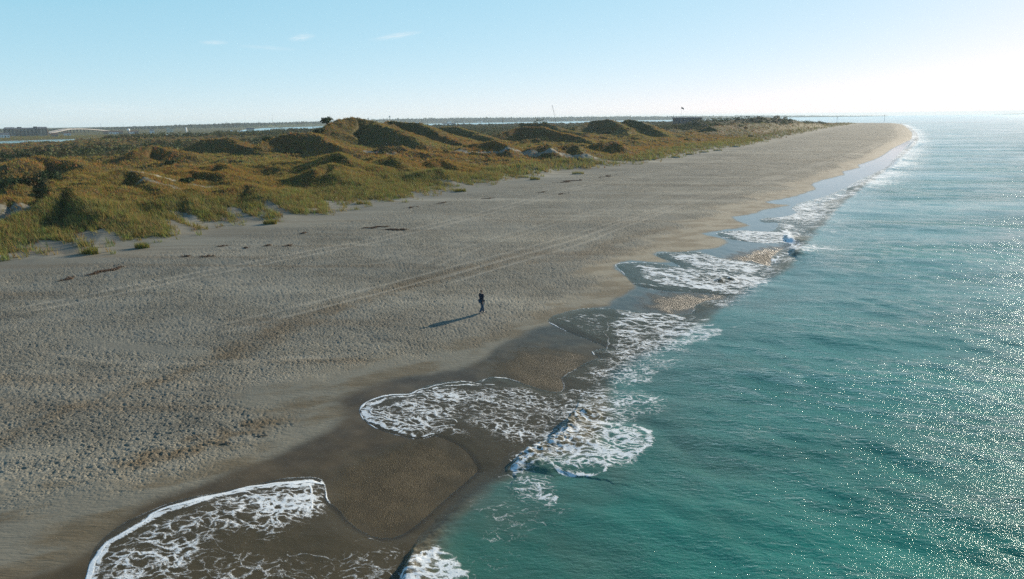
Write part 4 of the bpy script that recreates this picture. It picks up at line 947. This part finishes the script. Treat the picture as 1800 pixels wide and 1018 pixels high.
# crane with its leaning boom
t = thing('crawler_crane', 979, 212, 900, 'lattice boom crane leaning over the scrub behind the dunes', 'crane')
top = Vector(at(970.5, 184.5, 900)) - Vector(t.location); top = Matrix.Rotation(-t.rotation_euler.z, 3, 'Z') @ top; base = Vector((0, 0, 2.2)); bm_ = MB(); n = 22
for s_, q in ((-1, -1), (-1, 1), (1, -1), (1, 1)):
    o_ = Vector((s_ * .35, q * .35, 0)); bm_.tube(base + o_, top + o_ * .3, .09, .07, 5)
for k in range(n):
    f0, f1 = k / n, (k + 1) / n; s_ = (-1) ** k; e = .35 * (1 - .7 * f0); a = base.lerp(top, f0); b2 = base.lerp(top, f1)
    bm_.tube(a + Vector((-e * s_, -e, 0)), b2 + Vector((e * s_, -e, 0)), .05, seg=4).tube(a + Vector((-e, e * s_, 0)), b2 + Vector((-e, -e * s_, 0)), .05, seg=4)
bm_.done('boom', M_['dark'], t); MB().box(0, 0, 1.9, 5, 3.2, 2, 0, .9).done('cab', M_['steel'], t)
for s_ in (-1, 1): MB().box(0, s_ * 1.7, .5, 6, .8, 1).done('track', M_['dark'], t)
MB().tube(top, base + Vector((3, 0, 1.5)), .04, seg=4).tube(top, top + Vector((-.4, 0, -6)), .04, seg=4).done('cable', M_['dark'], t)
# flagpole
t = thing('flagpole', 1197, 208, 880, 'tall thin flagpole with a drooping flag above the low dark building', 'flagpole'); h = topz(1197, 188.0, 880) - t.location.z
MB().tube((0, 0, 0), (0, 0, h), .16, .08, 8).done('pole', M_['steel'], t); V = []; Fc = []
for i in range(9):
    for j in range(6):
        u, v = i / 8, j / 5; V.append((.1 + u * 2.9, .25 * math.sin(u * 7 + v), h - .2 - v * 2.0 - u * u * 1.7 + .1 * math.sin(u * 9)))
for i in range(8):
    for j in range(5): a = i * 6 + j; Fc.append((a, a + 6, a + 7, a + 1))
fo_ = mesh_from('flag', V, Fc, M_['dark'], None, True); fo_.parent = t
sm = fo_.modifiers.new('thickness', 'SOLIDIFY'); sm.thickness = .03
MB().ball((0, 0, h), .18).done('finial', M_['steel'], t)
# long low dark building
t = thing('low_building', 1208, 208, 930, 'long low dark roofed building on the skyline under the flagpole', 'building'); h = topz(1208, 207.2, 930) - t.location.z
MB().box(0, 0, h / 2, 36, 9, h).done('wall', M_['dark'], t); MB().gable(0, 0, h - .4, 37, 10, 1.2).done('roof', M_['roof'], t)
for k in range(9): MB().box(-16 + k * 4, -4.53, h * .6, 1.6, .1, 1).done('window', M_['win'], t)
for px, yt, Dd, lb in ((884, 205.5, 620, 'thick grey utility pole standing in the scrub left of the crane'), (1108, 202, 640, 'short dark pole on the skyline above the steep dune')):
    t = thing('utility_pole', px, 212, Dd, lb, 'pole', 'utility poles behind the dunes'); h = topz(px, yt, Dd) - t.location.z
    MB().tube((0, 0, 0), (0, 0, h), .3 if px < 1000 else .16, .22 if px < 1000 else .1).done('shaft', M_['wood'], t); MB().box(0, 0, h - .8, 1.8, .14, .16).done('crossarm', M_['wood'], t)
# beacons on the point
for px, yt, Dd, lb, nm in ((1471, 206, 1500, 'small dark channel marker on the water beyond the last dune', 'channel_marker'), (1554, 202.5, 1500, 'tall thin channel marker on the water beyond the tip of the beach', 'channel_marker')):
    t = thing(nm, px, 214, Dd, lb, 'marker', 'channel markers beyond the point', z=-.4); h = topz(px, yt, Dd) + .4
    MB().tube((0, 0, 0), (0, 0, h), .25, .2).done('pile', M_['wood'], t); MB().box(0, 0, h, 1.4, .1, 1.4, 0).done('daymark', M_['dark'], t)
# far houses on the other shore
for i, (px, w_) in enumerate(((733, 18), (816, 8), (841, 14), (847, 12), (856, 14), (912, 10), (949, 12), (957, 9), (963, 10), (1009, 12), (1167, 14), (1173, 10))):
    Dd = np.interp(px, [700, 860, 1100, 1290], [3980, 4380, 4680, 5280]) + 25
    house(px, 212, Dd, w_, 9, 7, 'tiny white waterfront house on the far wooded shore', 'houses along the far shore', 'white', 'roof')

# ---------------------------------------------------------------- the wooded far shore
def far_wood(pxs, Ds, ys, name, label, depth_=260):
    V = []; Fc = []; xs_ = np.arange(pxs[0], pxs[-1], .5); nr = 7; g = np.random.default_rng(int(abs(pxs[0])) + 1)
    nz = np.convolve(g.normal(size=len(xs_) + 12), np.ones(4) / 4, 'same'); nz2 = np.convolve(g.normal(size=len(xs_) + 60), np.ones(40) / 14, 'same')
    for i, px in enumerate(xs_):
        Dd = np.interp(px, pxs, Ds); yt = np.interp(px, pxs, ys) - nz[i] * .35 - nz2[i] * .3; q = ray(px, 215); az = math.atan2(q[0], q[1]); zt = max(topz(px, yt, Dd + 60), 4 - drop(Dd)); wd = -drop(Dd)
        for k, (dd, f) in enumerate(((0, -.1), (2, .35), (12, .55), (45, .8), (75, 1.0), (depth_, .95), (depth_ + 10, -.1))):
            f2 = f * (1 + .12 * g.normal()) if 0 < k < 5 else f
            r = Dd + dd; V.append((r * math.sin(az), r * math.cos(az), wd + (zt - wd) * f2))
        if i:
            for k in range(nr - 1): a = i * nr + k; Fc.append((a - nr, a, a + 1, a - nr + 1))
    m = bpy.data.materials.get('far wood')
    if m is None:
        n_ = NT_('far wood'); p = n_.pos(); m = n_.fin(n_.bsdf(n_.mix(n_.mr(n_.noise(p, .06, 5, .7), .35, .65), (.03, .05, .035), (.07, .09, .05)), .9, n_.bump(n_.noise(p, .12, 5, .7), 4.0), .1))
    o = mesh_from(name, V, Fc, m, None, False); tag(o, label, None, None, 'stuff'); return o
far_wood([-320, 0, 90, 200, 300, 420, 470, 570], [2300, 2300, 2350, 2450, 2500, 2600, 2700, 3100], [231, 227.5, 226.5, 224, 220.5, 216.5, 216, 213.5], 'wooded_shore', 'blue green woods along the far shore at left')
far_wood([560, 640, 700, 800, 900, 1000, 1100, 1200, 1290], [3300, 3800, 4050, 4300, 4450, 4600, 4750, 4900, 5350], [214, 211, 209, 207.5, 206.8, 205.8, 204.8, 204.2, 204.2], 'wooded_shore', 'hazy wooded shore across the sound')
far_wood([1290, 1400, 1560], [7800, 8000, 8400], [203.2, 203.2, 203.6], 'wooded_shore', 'faint hazy shore on the horizon beyond the point'); far_wood([1745, 1780, 1900], [11300, 11000, 10800], [201.5, 200, 199], 'wooded_shore', 'faintest strip of shore at the right of the horizon')

# ---------------------------------------------------------------- bushes, tussocks, wrack one can tell apart
BK = mat('grey bark', (.10, .085, .065), .9, 0, 8)
def bush(px, py, Dd, rx, rz, label, nl=420, col=(.03, .05, .02)):
    q = at(px, py, Dd); t = bpy.data.objects.new('evergreen_bush', None); C.objects.link(t); g = float(glook(q[0], q[1])[0]); t.location = (q[0], q[1], g - .1); tag(t, label, 'bush', 'separate bushes on the dunes')
    n = 5; a = np.arange(n) * 2.4; cx = np.cos(a) * rx * .45; cy = np.sin(a) * rx * .45; cx[0] = cy[0] = 0
    V, CC = leaf_cloud(cx, cy, np.full(n, rz * .55) + np.sin(a * 2) * rz * .2, np.full(n, rx * .55), np.full(n, rz * .62), nl // n * 2, np.full(n, .16 + rx * .03), np.repeat(np.array([col]), n, 0) * np.linspace(.8, 1.5, n)[:, None])
    o = mesh_from('foliage', V, np.arange(len(V)).reshape(-1, 3), SM, CC); o.parent = t
    st = MB()
    for k in range(n): st.tube((0, 0, 0), (cx[k] * .8, cy[k] * .8, rz * .75), .11, .03, 6)
    st.done('stem', BK, t); return t
for px, py, Dd, rx, rz, lb in ((575, 216, 276, 2.6, 2.6, 'dark ragged bush on the left shoulder of the big dune'), (560, 224, 268, 2.2, 1.8, 'low dark bush just below the ragged bush on the big dune'), (247, 248, 268, 2.6, 2.0, 'dark spreading bush behind the leftmost hummocks'),
                           (330, 330, 130, 1.2, .9, 'small dark bush alone on the grassy slope facing the beach'), (520, 258, 225, 1.9, 1.3, 'low round bush under the hummock left of the big dune'), (690, 225, 318, 2.0, 1.2, 'dark bush in the shade of the ridge right of the big dune'),
                           (470, 246, 245, 2.0, 1.4, 'dark bush at the left end of the hummock beside the big dune'), (855, 216, 520, 2.6, 2.4, 'rounded dark bush on the skyline left of the utility pole'), (945, 216, 560, 3.4, 3.0, 'broad dark bush on the skyline between the two white huts'),
                           (990, 214, 620, 3.2, 2.8, 'dark bush at the foot of the crane'), (1020, 214, 640, 2.8, 2.2, 'flat topped bush right of the crane'), (130, 300, 122, 1.3, .9, 'dark bush at the top of the near left dune'), (420, 236, 300, 3, 2.2, 'dark bush among the thicket below the tallest mast'),
                           (300, 290, 190, 1.5, 1.0, 'small bush in the rusty grass of the left dunes'), (1340, 209, 760, 3.8, 2.4, 'dark bush on the green dune above the beach, far right')):
    bush(px, py, Dd, rx, rz, lb)
def tussock(px, py, s, label):
    q = unpg([(px, py)])[0]; t = bpy.data.objects.new('grass_tussock', None); C.objects.link(t); t.location = (q[0], q[1], float(glook(q[0], q[1])[0]) - .05); tag(t, label, 'tussock', 'tussocks in front of the dunes')
    n = 260; a = gr.uniform(0, 6.28, n); r = np.sqrt(gr.uniform(0, 1, n)) * s; l = gr.uniform(.4, .9, n); b = gr.uniform(0, 6.28, n); ln = gr.uniform(.2, .7, n); x0, y0 = np.cos(a) * r, np.sin(a) * r * .7; w_ = .05
    V = np.stack([np.stack([x0 - np.sin(b) * w_, y0 + np.cos(b) * w_, 0 * x0], -1), np.stack([x0 + np.sin(b) * w_, y0 - np.cos(b) * w_, 0 * x0], -1), np.stack([x0 + np.cos(b) * ln * l, y0 + np.sin(b) * ln * l, l], -1)], 1)
    cc = np.repeat(np.stack([gr.uniform(.13, .26, n), gr.uniform(.14, .23, n), gr.uniform(.03, .06, n)], -1), 3, 0)
    o = mesh_from('blades', V.reshape(-1, 3), np.arange(3 * n).reshape(-1, 3), GM, cc); o.parent = t
    d = MB().ball((0, 0, -.12), s * .9, .35, 14, 8).done('sand_mound', ground.data.materials[0] if False else M_['sandm'], t, True); return t
M_['sandm'] = mat('tussock sand', (.26, .24, .185), .9)
for px, py, s, lb in ((810, 337, 1.1, 'small tussock alone on bare sand below the second big dune'), (940, 316, 1.2, 'tussock on the sand edge below the dune with bare face'), (1016, 306, 1.5, 'round green tussock set apart on the upper beach'), (1145, 281, 1.6, 'low tussock at the start of the scattered sand hummocks'),
                     (1187, 277, 1.8, 'tussock in the middle of the scattered sand hummocks'), (1212, 272, 1.5, 'tussock right of the middle hummock'), (1237, 268, 2.0, 'wide tussock near the end of the scattered hummocks'), (1262, 265, 1.8, 'last tussock before the narrow sand gap'), (1292, 258, 2.2, 'dark tussock beyond the narrow sand gap'),
                     (160, 446, .8, 'near tussock on pale sand at the left dune foot'), (475, 394, .9, 'tussock beside the sandy blowout at the dune foot'), (250, 436, .8, 'tussock drooping onto the beach between two sand tongues')):
    tussock(px, py, s, lb)
WM = mat('dry seaweed', (.085, .052, .03), .9, 0, 10); g2 = np.random.default_rng(21)
def wrack(px, py, wpx_, hpx_, label):
    c = unpg([(px, py), (px + wpx_ / 2, py - hpx_), (px, py + 2)]); e = c[1] - c[0]; L_ = max(np.hypot(*e), .5); t = None; n = int(26 + 24 * L_) if wpx_ < 40 else int(240 + 80 * L_)
    V = []; Fc = []
    for i in range(n):
        u = np.clip(g2.normal() * .4, -1, 1); v = g2.normal() * .10 * (1 - min(abs(u), .9)) + .16 * math.sin(u * 6 + px); x0 = np.array([u * L_, v * L_ * .8 + .1 * math.sin(u * 7)]); a = g2.uniform(0, 6.28); s = g2.uniform(.12, .4)
        d = np.array([math.cos(a), math.sin(a)]) * s; p_ = np.array([-d[1], d[0]]) * .14; zt = g2.uniform(.02, .13); k = len(V)
        for q, zz in ((x0 - p_ * .5, 0), (x0 + d * .5 + p_, zt), (x0 + d, .0), (x0 + d * .5 - p_, zt * .9)): V.append((q[0], q[1], zz))
        Fc.append((k, k + 1, k + 2, k + 3))
    o = mesh_from('seaweed_patch', V, Fc, WM); sm_ = o.modifiers.new('thickness', 'SOLIDIFY'); sm_.thickness = .02
    o.location = (c[0][0], c[0][1], float(glook(c[0][0], c[0][1])[0]) + .01); o.rotation_euler.z = math.atan2(e[1], e[0]); tag(o, label, 'seaweed', 'dark wrack on the upper beach')
for a in ((328, 451, 24, 0, 'round dark seaweed patch, left of a pair on the upper beach'), (365, 451, 30, 1, 'dark seaweed patch, right of a pair on the upper beach'), (392, 433, 20, 2, 'thin seaweed streak close to the dune foot above the pair'), (433, 436, 12, 1, 'tiny seaweed scrap between two thin streaks'),
          (470, 432, 14, 2, 'small seaweed scrap near the sandy blowout'), (507, 432, 12, 1, 'small seaweed scrap right of the sandy blowout'), (533, 410, 16, 2, 'small dark seaweed clump at the foot of the tussocks'), (185, 477, 66, 7, 'long dark seaweed streak on the left upper beach'),
          (118, 491, 30, 5, 'faint seaweed streak below the long streak at left'), (660, 400, 44, 2, 'biggest seaweed patch, upper end, in mid beach'), (695, 404, 46, -1, 'biggest seaweed patch, lower end, in mid beach'), (723, 365, 26, 2, 'seaweed patch under the grassy spur of the dunes'),
          (777, 357, 22, 2, 'narrow seaweed streak at the dune foot right of the spur'), (860, 349, 26, 1, 'seaweed streak on the upper beach in the picture centre'), (953, 338, 16, 1, 'faint seaweed scrap left of a darker patch'), (987, 341, 26, 2, 'darker seaweed patch right of a faint scrap'), (1000, 319, 46, 3, 'wide reddish seaweed patch nearest the tussocked sand'),
          (1067, 310, 26, 3, 'far seaweed patch beside the scattered hummocks')):
    wrack(*a)
for px, py, L_, lb in ((397, 781, .55, 'short dark stick lying on the damp sand, nearer the water'), (458, 768, .7, 'dark stick of driftwood lying on smooth damp sand')):
    q = unpg([(px, py)])[0]; o = MB().tube((-L_ / 2, 0, .03), (L_ / 4, .03, .05), .035, .03, 7).tube((L_ / 4, .03, .05), (L_ / 2, -.02, .03), .03, .015, 7).tube((0, .01, .04), (L_ / 6, .14, .07), .018, .01, 6).done('driftwood_stick', M_['wood'])
    o.location = (q[0], q[1], float(glook(*q)[0])); o.rotation_euler.z = R(10); tag(o, lb, 'driftwood')

# ---------------------------------------------------------------- the person
PX = unpg([(847, 551)])[0]; pz = float(glook(*PX)[0])
person = bpy.data.objects.new('person', None); C.objects.link(person); person.location = (PX[0], PX[1], pz); person.rotation_euler.z = R(-52)
person.scale = (1.1, 1.1, 1.1); tag(person, 'person in a dark jacket and blue jeans walking away along the dry beach', 'person')
def skin(name, joints, bones, m, parent, root=0, sub=2, fat=1.0):
    me = bpy.data.meshes.new(name); me.from_pydata([j[:3] for j in joints], bones, []); ob = bpy.data.objects.new(name, me); C.objects.link(ob)
    sk = ob.modifiers.new('skin', 'SKIN'); sk.use_smooth_shade = True
    for i, j in enumerate(joints):
        v = me.skin_vertices[0].data[i]; v.radius = (j[3] * fat, (j[4] if len(j) > 4 else j[3]) * fat); v.use_root = i == root
    su = ob.modifiers.new('sub', 'SUBSURF'); su.levels = su.render_levels = sub
    me.materials.append(m); ob.parent = parent; return ob
skm = mat('skin', (.42, .26, .18), .5, 0, 20); jk = mat('navy jacket', (.012, .017, .03), .85, 0, 14); jn = mat('blue jeans', (.025, .06, .10), .85, 0, 14); hr = mat('dark hair', (.012, .009, .008), .7, 0, 30); sh = mat('pale shoe', (.30, .27, .24), .7, 0, 20)
# pose: mid stride going +Y, right leg back, left arm forward
hipL, hipR = (-.09, 0, .92), (.09, 0, .92); knL, anL = (-.10, .17, .50), (-.09, .20, .09); knR, anR = (.09, .02, .50), (.07, -.24, .14)
J = [(0, 0, .95, .13, .10), (0, .01, 1.15, .13, .09), (0, 0, 1.38, .15, .09), (0, 0, 1.48, .055), (0, .015, 1.56, .058, .062), (0, .02, 1.64, .075, .09), (0, .02, 1.72, .05, .06),
     hipL + (.085,), knL + (.055,), anL + (.038,), (-.09, .32, .04, .03), hipR + (.085,), knR + (.055,), anR + (.038,), (.07, -.14, .05, .03),
     (-.19, 0, 1.42, .05), (-.25, .04, 1.15, .04), (-.25, .14, .93, .028), (-.245, .17, .87, .03, .018), (.19, 0, 1.42, .05), (.26, -.07, 1.16, .04), (.26, -.08, .92, .028), (.262, -.07, .85, .03, .018)]
B = [(0, 1), (1, 2), (2, 3), (3, 4), (4, 5), (5, 6), (0, 7), (7, 8), (8, 9), (9, 10), (0, 11), (11, 12), (12, 13), (13, 14), (2, 15), (15, 16), (16, 17), (17, 18), (2, 19), (19, 20), (20, 21), (21, 22)]
for hand, sx in ((18, -1), (22, 1)):
    h0 = J[hand]
    for k, (dx, dy, L1) in enumerate(((0, .028, .075), (0, .010, .085), (0, -.010, .08), (0, -.028, .062), (-.02 * sx, .03, .045))):
        base_ = (h0[0] + dx * .5, h0[1] + dy, h0[2] - (.03 if k < 4 else -.01), .0095)
        i0 = len(J); J.append(base_); J.append((base_[0] - .008 * sx, base_[1] + (.006 if k < 4 else .02), base_[2] - L1 * .55, .009)); J.append((base_[0] - .022 * sx, base_[1] + (.008 if k < 4 else .025), base_[2] - L1, .007)); B += [(hand, i0), (i0, i0 + 1), (i0 + 1, i0 + 2)]
body = skin('body', J, B, skm, person)
fc = MB().ball((-.03, .108, 1.655), .013).ball((.03, .108, 1.655), .013).done('eyes', mat('eye', (.05, .04, .04), .2), person, True)
MB().tube((0, .10, 1.65), (0, .128, 1.615), .010, .016).done('nose', skm, person, True); MB().ball((0, .108, 1.585), .018, .35).done('mouth', mat('lips', (.30, .12, .10), .5), person, True)
for s_ in (-1, 1): MB().ball((s_ * .083, .015, 1.64), .026, 1.3).done('ear', skm, person, True)
skin('jacket', [(0, 0, .86, .165, .13), (0, 0, .98, .16, .125), (0, .01, 1.16, .155, .115), (0, 0, 1.38, .175, .12), (0, 0, 1.475, .075), (-.19, 0, 1.41, .073), (-.25, .04, 1.15, .06), (-.25, .135, .95, .045), (.19, 0, 1.41, .073), (.26, -.07, 1.16, .06), (.26, -.08, .94, .045)],
     [(0, 1), (1, 2), (2, 3), (3, 4), (3, 5), (5, 6), (6, 7), (3, 8), (8, 9), (9, 10)], jk, person, fat=1.22)
skin('trousers', [(0, 0, .95, .14, .11), hipL + (.10,), knL + (.075,), (-.09, .20, .07, .062), hipR + (.10,), knR + (.075,), (.07, -.23, .12, .062)], [(0, 1), (1, 2), (2, 3), (0, 4), (4, 5), (5, 6)], jn, person, fat=1.25)
skin('hair', [(0, -.02, 1.60, .07), (0, -.005, 1.68, .085, .095), (0, .02, 1.73, .06, .07)], [(0, 1), (1, 2)], hr, person)
for (ax_, ay_, az_), tl in ((anL, 0), (anR, -.5)):
    o = skin('shoe', [(0, -.05, 0, .045, .04), (0, .08, -.02, .045, .035), (0, .17, -.03, .035, .022)], [(0, 1), (1, 2)], sh, person); o.location = (ax_, ay_, az_ - .045); o.rotation_euler.x = tl
